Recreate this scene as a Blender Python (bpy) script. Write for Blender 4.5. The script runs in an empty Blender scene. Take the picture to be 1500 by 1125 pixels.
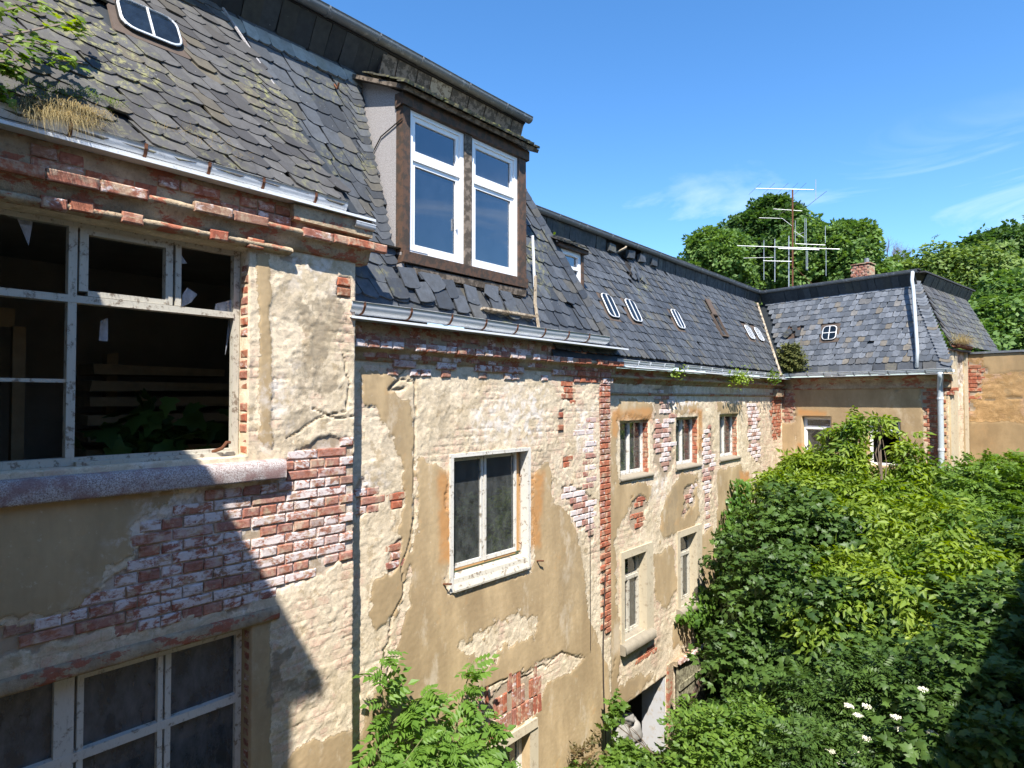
import bpy, math, random
import numpy as np
from mathutils import Vector, Matrix
random.seed(7); RNG = np.random.RandomState(11)
PI = math.pi; R = math.radians
S = bpy.context.scene
# ------------------------------------------------------------------ camera
TH = R(41.1); PITCH = math.atan(22.5/900.0); CX = 4.48; FPX = 900.0
cam = bpy.data.cameras.new('camera'); camo = bpy.data.objects.new('camera', cam)
S.collection.objects.link(camo); S.camera = camo
cam.sensor_width = 36; cam.lens = FPX/1500*36; cam.clip_end = 2000; cam.clip_start = .05
camo.location = (CX, 0, 0)
camo.rotation_euler = (PI/2+PITCH, 0, TH)
# ------------------------------------------------------------------ sky and sun
SUN = Vector((.394, -.434, .810)).normalized()
EL = math.asin(SUN.z)
w = bpy.data.worlds.new('World'); S.world = w; w.use_nodes = True
nt = w.node_tree; nt.nodes.clear()
def wn(t, **k):
    n = nt.nodes.new(t)
    for a, b in k.items(): setattr(n, a, b)
    return n
sky = wn('ShaderNodeTexSky', sky_type='NISHITA'); sky.sun_disc = False
sky.sun_elevation = EL; sky.sun_rotation = math.atan2(SUN.x, SUN.y); sky.altitude = 100
sky.air_density = 1.0; sky.dust_density = .15; sky.ozone_density = 4.5
bg = wn('ShaderNodeBackground'); bg.inputs[1].default_value = .15
out = wn('ShaderNodeOutputWorld')
tc = wn('ShaderNodeTexCoord'); mp = wn('ShaderNodeMapping'); mp.inputs['Scale'].default_value = (1, 1, 4.0); mp.inputs['Rotation'].default_value = (0, R(-14), 0); mp.inputs['Location'].default_value = (1.3, .7, .4)
nz = wn('ShaderNodeTexNoise'); nz.inputs['Scale'].default_value = 3.1; nz.inputs['Detail'].default_value = 8; nz.inputs['Roughness'].default_value = .58; nz.inputs['Distortion'].default_value = .5
cr = wn('ShaderNodeValToRGB'); cr.color_ramp.elements[0].position = .50; cr.color_ramp.elements[1].position = .68
sx = wn('ShaderNodeSeparateXYZ'); mr = wn('ShaderNodeMapRange'); mr.inputs[1].default_value = .37; mr.inputs[2].default_value = .27; mr.inputs[3].default_value = 0; mr.inputs[4].default_value = .42
mul = wn('ShaderNodeMath', operation='MULTIPLY'); mx = wn('ShaderNodeMixRGB'); mx.inputs[2].default_value = (3.3, 3.7, 4.3, 1)
L = nt.links.new
L(tc.outputs['Generated'], mp.inputs[0]); L(mp.outputs[0], nz.inputs['Vector']); L(nz.outputs[0], cr.inputs[0])
L(tc.outputs['Generated'], sx.inputs[0]); L(sx.outputs[2], mr.inputs[0]); L(cr.outputs[0], mul.inputs[0]); L(mr.outputs[0], mul.inputs[1])
hs = wn('ShaderNodeHueSaturation'); hs.inputs['Saturation'].default_value = 1.20; hs.inputs['Value'].default_value = .70; hs.inputs['Hue'].default_value = .500
L(sky.outputs[0], hs.inputs['Color']); L(mul.outputs[0], mx.inputs[0]); L(hs.outputs[0], mx.inputs[1]); L(mx.outputs[0], bg.inputs[0]); L(bg.outputs[0], out.inputs[0])
sl = bpy.data.lights.new('sun', 'SUN'); sl.energy = 4.0; sl.angle = R(.53); sl.color = (1, .95, .87)
so = bpy.data.objects.new('sun', sl); S.collection.objects.link(so)
so.rotation_euler = SUN.to_track_quat('Z', 'Y').to_euler()
S.view_settings.view_transform = 'Standard'; S.view_settings.look = 'None'; S.view_settings.gamma = 1
S.view_settings.use_curve_mapping = False; S.view_settings.exposure = 1.42
GZ = -5.6     # ground level (the camera hangs 5.6 m above it)

# ------------------------------------------------------------------ pixel helper (photo 1500x1125 -> place)
def ray(px, py):
    u = px-750; v = 562.5-py
    fw = FPX*math.cos(PITCH)-v*math.sin(PITCH); up = FPX*math.sin(PITCH)+v*math.cos(PITCH)
    c, s = math.cos(TH), math.sin(TH)
    return Vector((u*c-fw*s, u*s+fw*c, up))
def at(px, py, d):
    r = ray(px, py); return Vector((CX, 0, 0))+r*(d/math.hypot(r.x, r.y))
def atX(px, py, X):
    r = ray(px, py); t = (X-CX)/r.x; return Vector((X, r.y*t, r.z*t))
class Frame:
    def __init__(s, o, ex, n): s.o = Vector(o); s.ex = Vector(ex).normalized(); s.n = Vector(n).normalized()
    def p(s, a, out, z): return s.o+s.ex*a+s.n*out+Vector((0, 0, z))
    def px(s, q, out):
        r = ray(*q); p0 = s.o+s.n*out; d = r.dot(s.n); k = (p0-Vector((CX, 0, 0))).dot(s.n)/d
        P = Vector((CX, 0, 0))+r*k; return ((P-s.o).dot(s.ex), P.z)
    def poly(s, pts, out): return [s.px(q, out) for q in pts]
M = Frame((0, 0, 0), (0, 1, 0), (1, 0, 0))
Wv = Vector((.987, -.158, 0)).normalized(); Nv = Vector((-.158, -.987, 0)).normalized()
X3 = -.15; YC = 14.765
W = Frame((X3, YC, 0), Wv, Nv)
EC = W.p(3.25, 0, 0); E_ = Frame(EC, -Nv, Wv)
BC = E_.p(1.1, 0, 0); B_ = Frame(BC, Wv, Nv)

# ------------------------------------------------------------------ noise
def _h(i, j, s):
    n = (i*374761393+j*668265263+s*1274126177) & 0x7fffffff
    n = ((n ^ (n >> 13))*1274126177) & 0x7fffffff
    return ((n ^ (n >> 16)) & 0xffff)/65535.0
def vnoise(x, y, s=0):
    xi = np.floor(x).astype(np.int64); yi = np.floor(y).astype(np.int64); fx = x-xi; fy = y-yi
    fx = fx*fx*(3-2*fx); fy = fy*fy*(3-2*fy)
    a = _h(xi, yi, s); b = _h(xi+1, yi, s); c = _h(xi, yi+1, s); d = _h(xi+1, yi+1, s)
    return a*(1-fx)*(1-fy)+b*fx*(1-fy)+c*(1-fx)*fy+d*fx*fy
def fbm(x, y, s=0, o=4):
    r = 0; a = .5; t = 0
    for k in range(o): r = r+a*vnoise(x*2**k, y*2**k, s+k*17); t += a; a *= .55
    return r/t
def sdf(P, x, y):
    "signed distance (positive inside) to polygon P"
    d = np.full(x.shape, 1e9); ins = np.zeros(x.shape, bool); n = len(P)
    for i in range(n):
        ax, ay = P[i]; bx, by = P[(i+1) % n]
        ex, ey = bx-ax, by-ay; L2 = ex*ex+ey*ey+1e-12
        t = np.clip(((x-ax)*ex+(y-ay)*ey)/L2, 0, 1)
        d = np.minimum(d, np.hypot(x-ax-t*ex, y-ay-t*ey))
        c = ((ay > y) != (by > y)) & (x < (bx-ax)*(y-ay)/((by-ay) if by != ay else 1e-12)+ax)
        ins ^= c
    return np.where(ins, d, -d)
def linedist(P, x, y):
    d = np.full(x.shape, 1e9)
    for (ax, ay), (bx, by) in zip(P[:-1], P[1:]):
        ex, ey = bx-ax, by-ay; L2 = ex*ex+ey*ey+1e-12
        t = np.clip(((x-ax)*ex+(y-ay)*ey)/L2, 0, 1); d = np.minimum(d, np.hypot(x-ax-t*ex, y-ay-t*ey))
    return d
def smooth(a, b, x): t = np.clip((x-a)/(b-a), 0, 1); return t*t*(3-2*t)

# ------------------------------------------------------------------ materials
class NT:
    def __init__(s, name, rough=.85, spec=.3):
        s.m = bpy.data.materials.new(name); s.m.use_nodes = True; s.t = s.m.node_tree
        s.b = s.t.nodes['Principled BSDF']; s.b.inputs['Roughness'].default_value = rough
        s.b.inputs['Specular IOR Level'].default_value = spec; s.tc = None
    def n(s, t, **k):
        x = s.t.nodes.new(t)
        for a, b in k.items(): setattr(x, a, b)
        return x
    def l(s, a, b): s.t.links.new(a, b)
    def co(s, scale=(1, 1, 1), obj=True):
        if not s.tc: s.tc = s.n('ShaderNodeNewGeometry')
        m = s.n('ShaderNodeMapping'); m.inputs['Scale'].default_value = scale
        s.l(s.tc.outputs['Position'], m.inputs[0]); return m.outputs[0]
    def noise(s, sc, det=5, rough=.6, scale=(1, 1, 1), dist=0):
        x = s.n('ShaderNodeTexNoise'); x.inputs['Scale'].default_value = sc; x.inputs['Detail'].default_value = det
        x.inputs['Roughness'].default_value = rough; x.inputs['Distortion'].default_value = dist
        s.l(s.co(scale), x.inputs['Vector']); return x.outputs[0]
    def ramp(s, v, stops):
        r = s.n('ShaderNodeValToRGB'); e = r.color_ramp.elements
        while len(e) < len(stops): e.new(.5)
        for i, (p, c) in enumerate(stops):
            e[i].position = p; e[i].color = (c if len(c) == 4 else (*c, 1)) if hasattr(c, '__len__') else (c, c, c, 1)
        s.l(v, r.inputs[0]); return r.outputs[0]
    def mix(s, f, a, b, mode='MIX'):
        x = s.n('ShaderNodeMixRGB', blend_type=mode)
        for i, v in ((0, f), (1, a), (2, b)):
            if isinstance(v, (int, float)): x.inputs[i].default_value = v if i == 0 else (v, v, v, 1)
            elif isinstance(v, tuple): x.inputs[i].default_value = (*v, 1)
            else: s.l(v, x.inputs[i])
        return x.outputs[0]
    def math(s, op, a, b=0, c=None):
        x = s.n('ShaderNodeMath', operation=op)
        for i, v in enumerate((a, b) if c is None else (a, b, c)):
            if isinstance(v, (int, float)): x.inputs[i].default_value = v
            else: s.l(v, x.inputs[i])
        return x.outputs[0]
    def n_bw(s, v): return v
    def attr(s, name):
        a = s.n('ShaderNodeAttribute', attribute_name=name); p = s.n('ShaderNodeSeparateColor'); s.l(a.outputs['Color'], p.inputs[0])
        return p.outputs
    def rnd(s):
        "random number of the object, or of the loose piece when many are joined"
        o = s.n('ShaderNodeObjectInfo').outputs['Random']
        if not s.tc: s.tc = s.n('ShaderNodeNewGeometry')
        return s.math('FRACT', s.math('ADD', o, s.math('MULTIPLY', s.tc.outputs['Random Per Island'], 7.3)))
    def bump(s, h, st, d=.01):
        b = s.n('ShaderNodeBump'); b.inputs['Strength'].default_value = st; b.inputs['Distance'].default_value = d
        s.l(h, b.inputs['Height']); s.l(b.outputs[0], s.b.inputs['Normal'])
    def col(s, c):
        if isinstance(c, tuple): s.b.inputs['Base Color'].default_value = (*c, 1)
        else: s.l(c, s.b.inputs['Base Color'])
        return s
MT = {}
def plaster(name, under, skin, ax=1):
    k = NT(name, .92, .15)
    A_ = k.attr('zoneA'); B = k.attr('zoneB'); hf = k.noise(24, 9, .78)
    edge = lambda v, g: k.math('MULTIPLY_ADD', k.math('ADD', k.math('SUBTRACT', v, .5), k.math('MULTIPLY', k.math('SUBTRACT', hf, .5), 2.2)), g, .5)
    def sharp(v, g=7):
        e = k.n('ShaderNodeClamp'); k.l(edge(v, g), e.inputs[0]); return e.outputs[0]
    A = [sharp(A_[0]), sharp(A_[1], 5), A_[2]]
    n1 = k.noise(1.7, 6, .62); n2 = k.noise(9, 7, .66); n3 = k.noise(75, 5, .75); nv = k.noise(3.2, 5, .6, (1, 1, .22))
    sc = lambda c, f: tuple(min(.9, x*f) for x in c)
    # thin coats that have come off one by one: stepped relief, each coat with its own tone
    pn = k.noise(3.4, 9, .62, (1, 1, 1.15), .35)
    st = k.math('SNAP', pn, .035); fr_ = k.math('FRACT', k.math('MULTIPLY', pn, 1/.035))
    tone = k.math('FRACT', k.math('MULTIPLY', st, 7.77))
    u = k.mix(tone, sc(under, .84), sc(under, 1.14))
    u = k.mix(k.ramp(n1, [(.42, 0.), (.60, .55)]), u, (under[0]*.74, under[1]*.70, under[2]*.60))
    u = k.mix(k.ramp(n2, [(.50, 0.), (.60, .7)]), u, sc(under, 1.22))
    u = k.mix(k.ramp(k.noise(5, 8, .7), [(.57, 0.), (.61, .6)]), u, sc(skin, .86))
    u = k.mix(k.ramp(n3, [(.55, 0.), (.68, .55)]), u, sc(under, .45))
    u = k.mix(k.math('MULTIPLY', k.ramp(fr_, [(0, 1.), (.10, 0.)]), k.ramp(n2, [(.45, 0.), (.55, .75)])), u, sc(under, .30))
    # bricks that show through where the coat is thin
    bt = k.n('ShaderNodeTexBrick'); bt.offset = .5; bt.inputs['Scale'].default_value = 1; bt.inputs['Mortar Size'].default_value = .006; bt.inputs['Mortar Smooth'].default_value = .3
    bt.inputs['Brick Width'].default_value = .1965; bt.inputs['Row Height'].default_value = BH_; bt.inputs['Color1'].default_value = (.50, .27, .20, 1); bt.inputs['Color2'].default_value = (.55, .38, .29, 1); bt.inputs['Mortar'].default_value = (.30, .23, .16, 1)
    sp = k.n('ShaderNodeSeparateXYZ'); k.l(k.co(), sp.inputs[0]); cb_ = k.n('ShaderNodeCombineXYZ'); k.l(sp.outputs[ax], cb_.inputs[0]); k.l(sp.outputs[2], cb_.inputs[1]); k.l(cb_.outputs[0], bt.inputs['Vector'])
    thin = k.math('MULTIPLY', B[2], k.ramp(k.noise(6, 8, .7), [(.48, 0.), (.56, .85)]))
    u = k.mix(thin, u, k.mix(k.ramp(n3, [(.35, 0.), (.6, .7)]), bt.outputs[0], sc(under, 1.05)))
    s = k.mix(k.ramp(nv, [(.36, 0.), (.66, 1.)]), sc(skin, .84), sc(skin, 1.14))
    s = k.mix(k.ramp(n2, [(.5, 0.), (.75, .5)]), s, sc(skin, .74))
    s = k.mix(k.ramp(k.noise(22, 8, .75), [(.60, 0.), (.66, .6)]), s, sc(under, .9))
    s = k.mix(k.ramp(k.noise(2.3, 7, .7), [(.60, 0.), (.64, .5)]), s, (skin[0]*1.1, skin[1]*.92, skin[2]*.75))
    s = k.mix(k.ramp(k.noise(1.1, 8, .66, (1, 1, .45), .3), [(.44, 0.), (.60, .75)]), s, (skin[0]*.66, skin[1]*.64, skin[2]*.62))
    s = k.mix(k.ramp(k.noise(2.7, 9, .72, (1, 1, .5)), [(.56, 0.), (.66, .55)]), s, (under[0]*.95, under[1]*.97, under[2]*1.02))
    c = k.mix(A[0], u, s)
    mort = k.mix(n2, (.30, .23, .16), (.46, .37, .27))
    c = k.mix(A[1], c, mort)
    c = k.mix(k.math('MULTIPLY', B[1], k.ramp(n2, [(.30, .5), (.5, 1.)])), c, (.46, .245, .10))
    c = k.mix(k.math('MULTIPLY', B[0], k.ramp(n2, [(.36, .2), (.52, 1.)])), c, k.mix(n3, (.19, .15, .10), (.31, .25, .17)))
    c = k.mix(k.math('MULTIPLY', A[2], k.ramp(n2, [(.46, 0.), (.58, .85)])), c, (.70, .64, .58))
    k.col(c)
    inv = k.math('SUBTRACT', 1.0, A[0])
    h = k.math('ADD', k.math('MULTIPLY', n3, .35), k.math('ADD', k.math('MULTIPLY', n2, .18), k.math('MULTIPLY', hf, .75)))
    h = k.math('ADD', k.math('MULTIPLY', h, k.math('MULTIPLY_ADD', inv, .75, .25)), k.math('MULTIPLY', k.math('MULTIPLY', st, 9.0), k.math('MULTIPLY_ADD', inv, .97, .03)))
    h = k.math('ADD', h, k.math('MULTIPLY', k.math('MULTIPLY', k.n_bw(bt.outputs[1]), -.6), thin))
    k.bump(h, .5, .010); return k.m
BH_ = .0765
MT['wall'] = plaster('lime_plaster', (.63, .53, .39), (.45, .335, .195)); MT['wallwing'] = plaster('lime_plaster_wing', (.58, .46, .31), (.43, .31, .175), 0)
MT['wallbrown'] = plaster('ochre_plaster', (.42, .265, .125), (.40, .28, .15), 0)
def brickmat(name, red, white):
    k = NT(name, .9, .12); r = k.rnd()
    c = k.ramp(r, [(0, (.30, .085, .048)), (.3, (.36, .11, .058)), (.5, (.26, .075, .055)), (.7, (.42, .15, .075)), (.85, (.30, .13, .085)), (1, (.20, .13, .075))])
    if red: c = k.mix(.45, c, (.44, .15, .085))
    else: c = k.mix(.30, c, (.44, .27, .21))
    n = k.noise(26, 6, .68); c = k.mix(k.ramp(n, [(.42, 0.), (.7, .8)]), c, (.17, .06, .04))
    c = k.mix(k.ramp(k.noise(11, 6, .66), [(.50, 0.), (.62, .75)]), c, (.50, .39, .27))
    if white:
        f = k.ramp(k.noise(13, 9, .72, (1, 1, 1.8), .4), [(white-.05, 0.), (white+.04, 1.)])
        f2 = k.ramp(k.math('FRACT', k.math('MULTIPLY', r, 5.7)), [(.22, .12), (.5, 1.)])
        c = k.mix(k.math('MULTIPLY', f, f2), c, k.mix(n, (.56, .46, .43), (.72, .67, .66)))
    k.col(c); k.bump(n, .7, .008); return k.m
MT['brick'] = brickmat('old_brick', 0, .58); MT['brickpale'] = brickmat('lime_washed_brick', 0, .42); MT['brickwhite'] = brickmat('efflorescent_brick', 0, .49); MT['brickred'] = brickmat('bright_brick', 1, 0)
def cornice_mat():
    k = NT('cornice_plaster', .92, .12); n = k.noise(6, 7, .65); n3 = k.noise(34, 5, .7)
    c = k.mix(k.ramp(n, [(.40, 0.), (.6, 1.)]), (.33, .25, .165), (.47, .37, .25))
    c = k.mix(k.ramp(k.noise(5, 6, .7, (1, 1, 2)), [(.54, 0.), (.58, 1.)]), c, (.36, .13, .08))
    c = k.mix(k.ramp(n3, [(.5, 0.), (.7, .6)]), c, (.16, .12, .085))
    k.col(c); k.bump(n3, .8, .015); return k.m
MT['cornice'] = cornice_mat()
def stone():
    k = NT('pink_granite', .85, .25); n = k.noise(120, 4, .8); n2 = k.noise(7, 5, .6)
    c = k.ramp(n, [(.38, (.20, .14, .13)), (.5, (.42, .36, .34)), (.6, (.60, .56, .55))])
    c = k.mix(k.ramp(n2, [(.48, 0.), (.62, .8)]), c, (.27, .16, .15)); k.col(c); k.bump(n, .6, .006); return k.m
MT['granite'] = stone()
def paintedwood(name, base, under, amt):
    k = NT(name, .7, .25); n = k.noise(16, 7, .7, (1, 1, 1)); n2 = k.noise(70, 4, .7, (1, 1, .25))
    c = k.mix(k.ramp(n, [(amt-.03, 0.), (amt+.04, 1.)]), base, k.mix(n2, tuple(x*.55 for x in under), under))
    c = k.mix(k.ramp(n2, [(.55, 0.), (.75, .45)]), c, tuple(x*.5 for x in under)); k.col(c); k.bump(k.mix(.5, n, n2), .5, .004); return k.m
MT['whitewood'] = paintedwood('flaking_white_paint', (.60, .58, .53), (.34, .29, .22), .585)
MT['oldwhite'] = paintedwood('worn_white_paint', (.47, .44, .37), (.26, .21, .16), .57)
MT['sillwood'] = paintedwood('weathered_sill', (.52, .48, .42), (.25, .21, .17), .50)
MT['darkwood'] = paintedwood('brown_timber', (.105, .062, .042), (.075, .058, .046), .50)
MT['greywood'] = paintedwood('grey_timber', (.20, .16, .125), (.10, .08, .06), .48)
MT['board'] = paintedwood('bleached_board', (.36, .30, .22), (.20, .15, .10), .52)
MT['plank'] = paintedwood('door_planks', (.30, .28, .19), (.17, .15, .10), .50)
def simple(name, c, rough=.6, spec=.4, metal=0, var=.25, sc=8, dirt=None):
    k = NT(name, rough, spec); k.b.inputs['Metallic'].default_value = metal
    n = k.noise(sc, 6, .65); cc = k.mix(n, tuple(x*(1-var) for x in c), tuple(x*(1+var) for x in c))
    if dirt: cc = k.mix(k.ramp(k.noise(sc*1.7, 7, .7), [(dirt[1]-.04, 0.), (dirt[1]+.08, .85)]), cc, dirt[0])
    k.col(cc); k.bump(n, .15, .005); return k.m
MT['pvc'] = simple('white_window_frame', (.80, .80, .80), .35, .5, 0, .03, 6, ((.45, .43, .40), .70))
MT['sillstone'] = simple('grey_sill_stone', (.27, .235, .18), .9, .15, 0, .3, 12, ((.16, .13, .10), .62))
MT['zinc'] = simple('zinc_sheet', (.70, .72, .74), .5, .5, .12, .10, 9, ((.30, .29, .27), .64))
MT['zincdark'] = simple('dark_zinc', (.17, .18, .19), .5, .5, .3, .3, 7, ((.36, .38, .40), .60))
MT['pipe'] = simple('grey_downpipe', (.46, .50, .52), .5, .4, .1, .12, 5, ((.2, .22, .23), .64))
MT['rust'] = simple('rusty_iron', (.13, .055, .03), .9, .2, 0, .4, 30)
MT['flash'] = simple('grimy_brown_flashing', (.10, .075, .06), .9, .2, 0, .4, 14)
MT['iron'] = simple('dark_iron', (.025, .022, .02), .8, .3, 0, .4, 30)
MT['antenna'] = simple('aluminium_rod', (.40, .42, .44), .4, .5, .4, .1, 10)
MT['lead'] = simple('mottled_sheet_cladding', (.37, .35, .345), .85, .2, 0, .4, 70, ((.17, .15, .145), .52))
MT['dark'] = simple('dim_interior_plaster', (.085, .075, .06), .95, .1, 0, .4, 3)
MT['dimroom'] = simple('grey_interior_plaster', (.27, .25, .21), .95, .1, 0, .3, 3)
MT['plankdim'] = simple('dusty_interior_timber', (.28, .215, .13), .9, .1, 0, .45, 7)
MT['ledge'] = simple('cream_painted_trim', (.50, .43, .31), .85, .2, 0, .12, 8, ((.33, .26, .18), .58))
MT['curtain'] = simple('yellowed_net_curtain', (.42, .40, .35), .95, .1, 0, .2, 12)
MT['bark'] = simple('grey_bark', (.13, .10, .075), .95, .1, 0, .4, 20)
MT['twig'] = simple('pale_twig', (.26, .20, .16), .9, .1, 0, .3, 20)
MT['sack'] = simple('grey_plastic_sack', (.27, .26, .24), .7, .3, 0, .25, 12)
MT['soil'] = simple('dark_soil', (.055, .045, .03), .98, .1, 0, .5, 3, ((.04, .07, .02), .5))
MT['render'] = simple('pale_fill_render', (.62, .52, .38), .95, .1, 0, .2, 2)  # lightened so the unseen walls bounce more fill light into the yard
MT['cable'] = simple('black_cable', (.06, .045, .04), .8, .2)
MT['orangereveal'] = simple('orange_render', (.46, .27, .12), .92, .1, 0, .15, 8)
MT['felt'] = simple('tarred_felt', (.045, .045, .05), .8, .3, 0, .3, 14)
MT['moss'] = simple('green_moss', (.16, .16, .05), .95, .1, 0, .4, 40)
MT['whitewash'] = simple('flaking_whitewash', (.50, .50, .51), .9, .15, 0, .1, 6, ((.42, .34, .24), .58))
MT['petal'] = simple('cream_blossom', (.72, .70, .56), .8, .2, 0, .08, 20)
def slate(name, c0, c1, lichen, warm):
    k = NT(name, .62, .42); r = k.rnd(); n = k.noise(14, 6, .65); big = k.noise(1.3, 4, .6)
    c = k.mix(r, c0, c1)
    c = k.mix(k.ramp(k.math('FRACT', k.math('MULTIPLY', r, 9.1)), [(.84, 0.), (.97, .65)]), c, warm)
    c = k.mix(k.ramp(n, [(.35, 0.), (.7, .5)]), c, tuple(x*.45 for x in c0))
    f = k.ramp(k.noise(17, 8, .72), [(.50, 0.), (.60, 1.)]); g = k.ramp(big, [(lichen, 0.), (lichen+.16, 1.)])
    c = k.mix(k.math('MULTIPLY', f, g), c, k.mix(n, (.24, .20, .10), (.20, .22, .09)))
    c = k.mix(k.ramp(k.noise(45, 2, .5), [(.74, 0.), (.77, .8)]), c, (.38, .38, .36))
    k.col(c); k.bump(n, .5, .005)
    rr = k.ramp(n, [(.3, .48), (.7, .75)]); k.l(rr, k.b.inputs['Roughness']); return k.m
MT['slate'] = slate('blue_grey_slate', (.040, .045, .053), (.100, .109, .122), .55, (.12, .105, .075))
MT['slatemossy'] = slate('lichened_slate', (.050, .047, .046), (.115, .110, .104), .46, (.14, .115, .07))
MT['slatelight'] = slate('pale_slate', (.26, .26, .24), (.38, .38, .35), .70, (.26, .24, .18))
MT['slateblue'] = slate('wing_slate', (.065, .075, .090), (.18, .195, .22), .70, (.22, .17, .10))
MT['slatedark'] = slate('dark_fascia_slate', (.022, .027, .032), (.05, .058, .066), .8, (.06, .06, .05))
def glass(name, tint, gloss, dust, dust_sky_col=(.35, .37, .38), ior=1.6):
    m = bpy.data.materials.new(name); m.use_nodes = True; t = m.node_tree; t.nodes.clear(); l = t.links.new
    o = t.nodes.new('ShaderNodeOutputMaterial'); tr = t.nodes.new('ShaderNodeBsdfTransparent'); tr.inputs[0].default_value = (*tint, 1)
    gl = t.nodes.new('ShaderNodeBsdfGlossy'); gl.inputs['Roughness'].default_value = .015; gl.inputs[0].default_value = (.92, .95, 1, 1)
    df = t.nodes.new('ShaderNodeBsdfDiffuse'); df.inputs[0].default_value = (*dust_sky_col, 1)
    fr = t.nodes.new('ShaderNodeFresnel'); fr.inputs[0].default_value = ior
    a = t.nodes.new('ShaderNodeMath'); a.operation = 'MULTIPLY'; a.inputs[1].default_value = gloss; a.use_clamp = True; l(fr.outputs[0], a.inputs[0])
    m1 = t.nodes.new('ShaderNodeMixShader'); m2 = t.nodes.new('ShaderNodeMixShader')
    g = t.nodes.new('ShaderNodeNewGeometry'); mpn = t.nodes.new('ShaderNodeMapping'); mpn.inputs['Scale'].default_value = (1, 1, .5); l(g.outputs['Position'], mpn.inputs[0])
    n = t.nodes.new('ShaderNodeTexNoise'); n.inputs['Scale'].default_value = 9; n.inputs['Detail'].default_value = 8; n.inputs['Roughness'].default_value = .7; l(mpn.outputs[0], n.inputs['Vector'])
    rp = t.nodes.new('ShaderNodeMapRange'); rp.inputs[1].default_value = .35; rp.inputs[2].default_value = .75; rp.inputs[3].default_value = dust*.5; rp.inputs[4].default_value = dust*2; l(n.outputs[0], rp.inputs[0])
    l(rp.outputs[0], m1.inputs[0]); l(tr.outputs[0], m1.inputs[1]); l(df.outputs[0], m1.inputs[2])
    l(a.outputs[0], m2.inputs[0]); l(m1.outputs[0], m2.inputs[1]); l(gl.outputs[0], m2.inputs[2]); l(m2.outputs[0], o.inputs[0]); return m
MT['glass'] = glass('dusty_glass', (.60, .62, .60), 1.4, .15, (.30, .32, .31))
MT['glassblue'] = glass('sky_tinted_glass', (.32, .36, .40), 3.2, .05, (.16, .22, .32)); MT['glasslight'] = glass('roof_light_glass', (.25, .28, .32), .9, .10, (.08, .13, .20), 1.4)  # blue film colour paints reflected sky into the dormer and roof light panes
MT['glassgrey'] = glass('grimy_grey_glass', (.22, .23, .24), 1.2, .42, (.17, .18, .19))
MT['shard'] = glass('broken_glass', (.5, .52, .55), 1.5, .40, (.5, .52, .58))
def leafmat(name, a, b, tr=.35, rough=.5, warm=None):
    m = bpy.data.materials.new(name); m.use_nodes = True; t = m.node_tree; bs = t.nodes['Principled BSDF']; l = t.links.new
    g = t.nodes.new('ShaderNodeNewGeometry'); oi = t.nodes.new('ShaderNodeObjectInfo')
    ad = t.nodes.new('ShaderNodeMath'); ad.operation = 'ADD'; l(g.outputs['Random Per Island'], ad.inputs[0]); l(oi.outputs['Random'], ad.inputs[1])
    fr = t.nodes.new('ShaderNodeMath'); fr.operation = 'FRACT'; l(ad.outputs[0], fr.inputs[0])
    n = t.nodes.new('ShaderNodeTexNoise'); n.inputs['Scale'].default_value = 1.4; n.inputs['Detail'].default_value = 3; l(g.outputs['Position'], n.inputs['Vector'])
    av = t.nodes.new('ShaderNodeMath'); av.operation = 'MULTIPLY_ADD'; l(fr.outputs[0], av.inputs[0]); av.inputs[1].default_value = .55; 
    sb = t.nodes.new('ShaderNodeMath'); sb.operation = 'MULTIPLY_ADD'; l(n.outputs[0], sb.inputs[0]); sb.inputs[1].default_value = 1.4; sb.inputs[2].default_value = -.47; l(sb.outputs[0], av.inputs[2])
    r = t.nodes.new('ShaderNodeValToRGB'); e = r.color_ramp.elements; e[0].color = (*a, 1); e[1].color = (*b, 1)
    if warm: x = e.new(.97); x.color = (*b, 1); e[2 if len(e) > 2 else 1].position = 1; e[-1].color = (*warm, 1); e[1].position = .9; e[1].color = (*b, 1)
    l(av.outputs[0], r.inputs[0]); l(r.outputs[0], bs.inputs['Base Color']); bs.inputs['Roughness'].default_value = rough; bs.inputs['Specular IOR Level'].default_value = .35
    tl = t.nodes.new('ShaderNodeBsdfTranslucent'); hv = t.nodes.new('ShaderNodeHueSaturation'); hv.inputs['Value'].default_value = 1.7; hv.inputs['Saturation'].default_value = 1.15; hv.inputs['Hue'].default_value = .488
    l(r.outputs[0], hv.inputs['Color']); l(hv.outputs[0], tl.inputs[0]); mxs = t.nodes.new('ShaderNodeMixShader'); mxs.inputs[0].default_value = tr
    l(bs.outputs[0], mxs.inputs[1]); l(tl.outputs[0], mxs.inputs[2]); l(mxs.outputs[0], t.nodes['Material Output'].inputs[0]); return m
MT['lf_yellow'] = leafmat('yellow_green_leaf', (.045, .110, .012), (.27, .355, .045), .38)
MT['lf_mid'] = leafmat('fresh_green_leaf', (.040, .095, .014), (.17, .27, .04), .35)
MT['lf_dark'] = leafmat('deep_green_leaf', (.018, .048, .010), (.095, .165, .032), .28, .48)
MT['lf_ivy'] = leafmat('ivy_leaf', (.035, .09, .016), (.13, .23, .035), .3, .4)
MT['lf_near'] = leafmat('bright_green_leaf', (.075, .16, .022), (.15, .26, .04), .35)  # bright green of the leaf itself, varied from leaf to leaf
MT['greenstem'] = simple('green_brown_stem', (.12, .13, .05), .8, .2, 0, .3, 20)
MT['lf_far'] = leafmat('distant_green_leaf', (.05, .11, .022), (.15, .24, .05), .3, .6)
MT['lf_fardark'] = leafmat('distant_dark_leaf', (.028, .075, .018), (.085, .15, .03), .3, .6)
MT['lf_olive'] = leafmat('olive_leaf', (.06, .12, .022), (.19, .26, .06), .3, .6)
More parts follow.
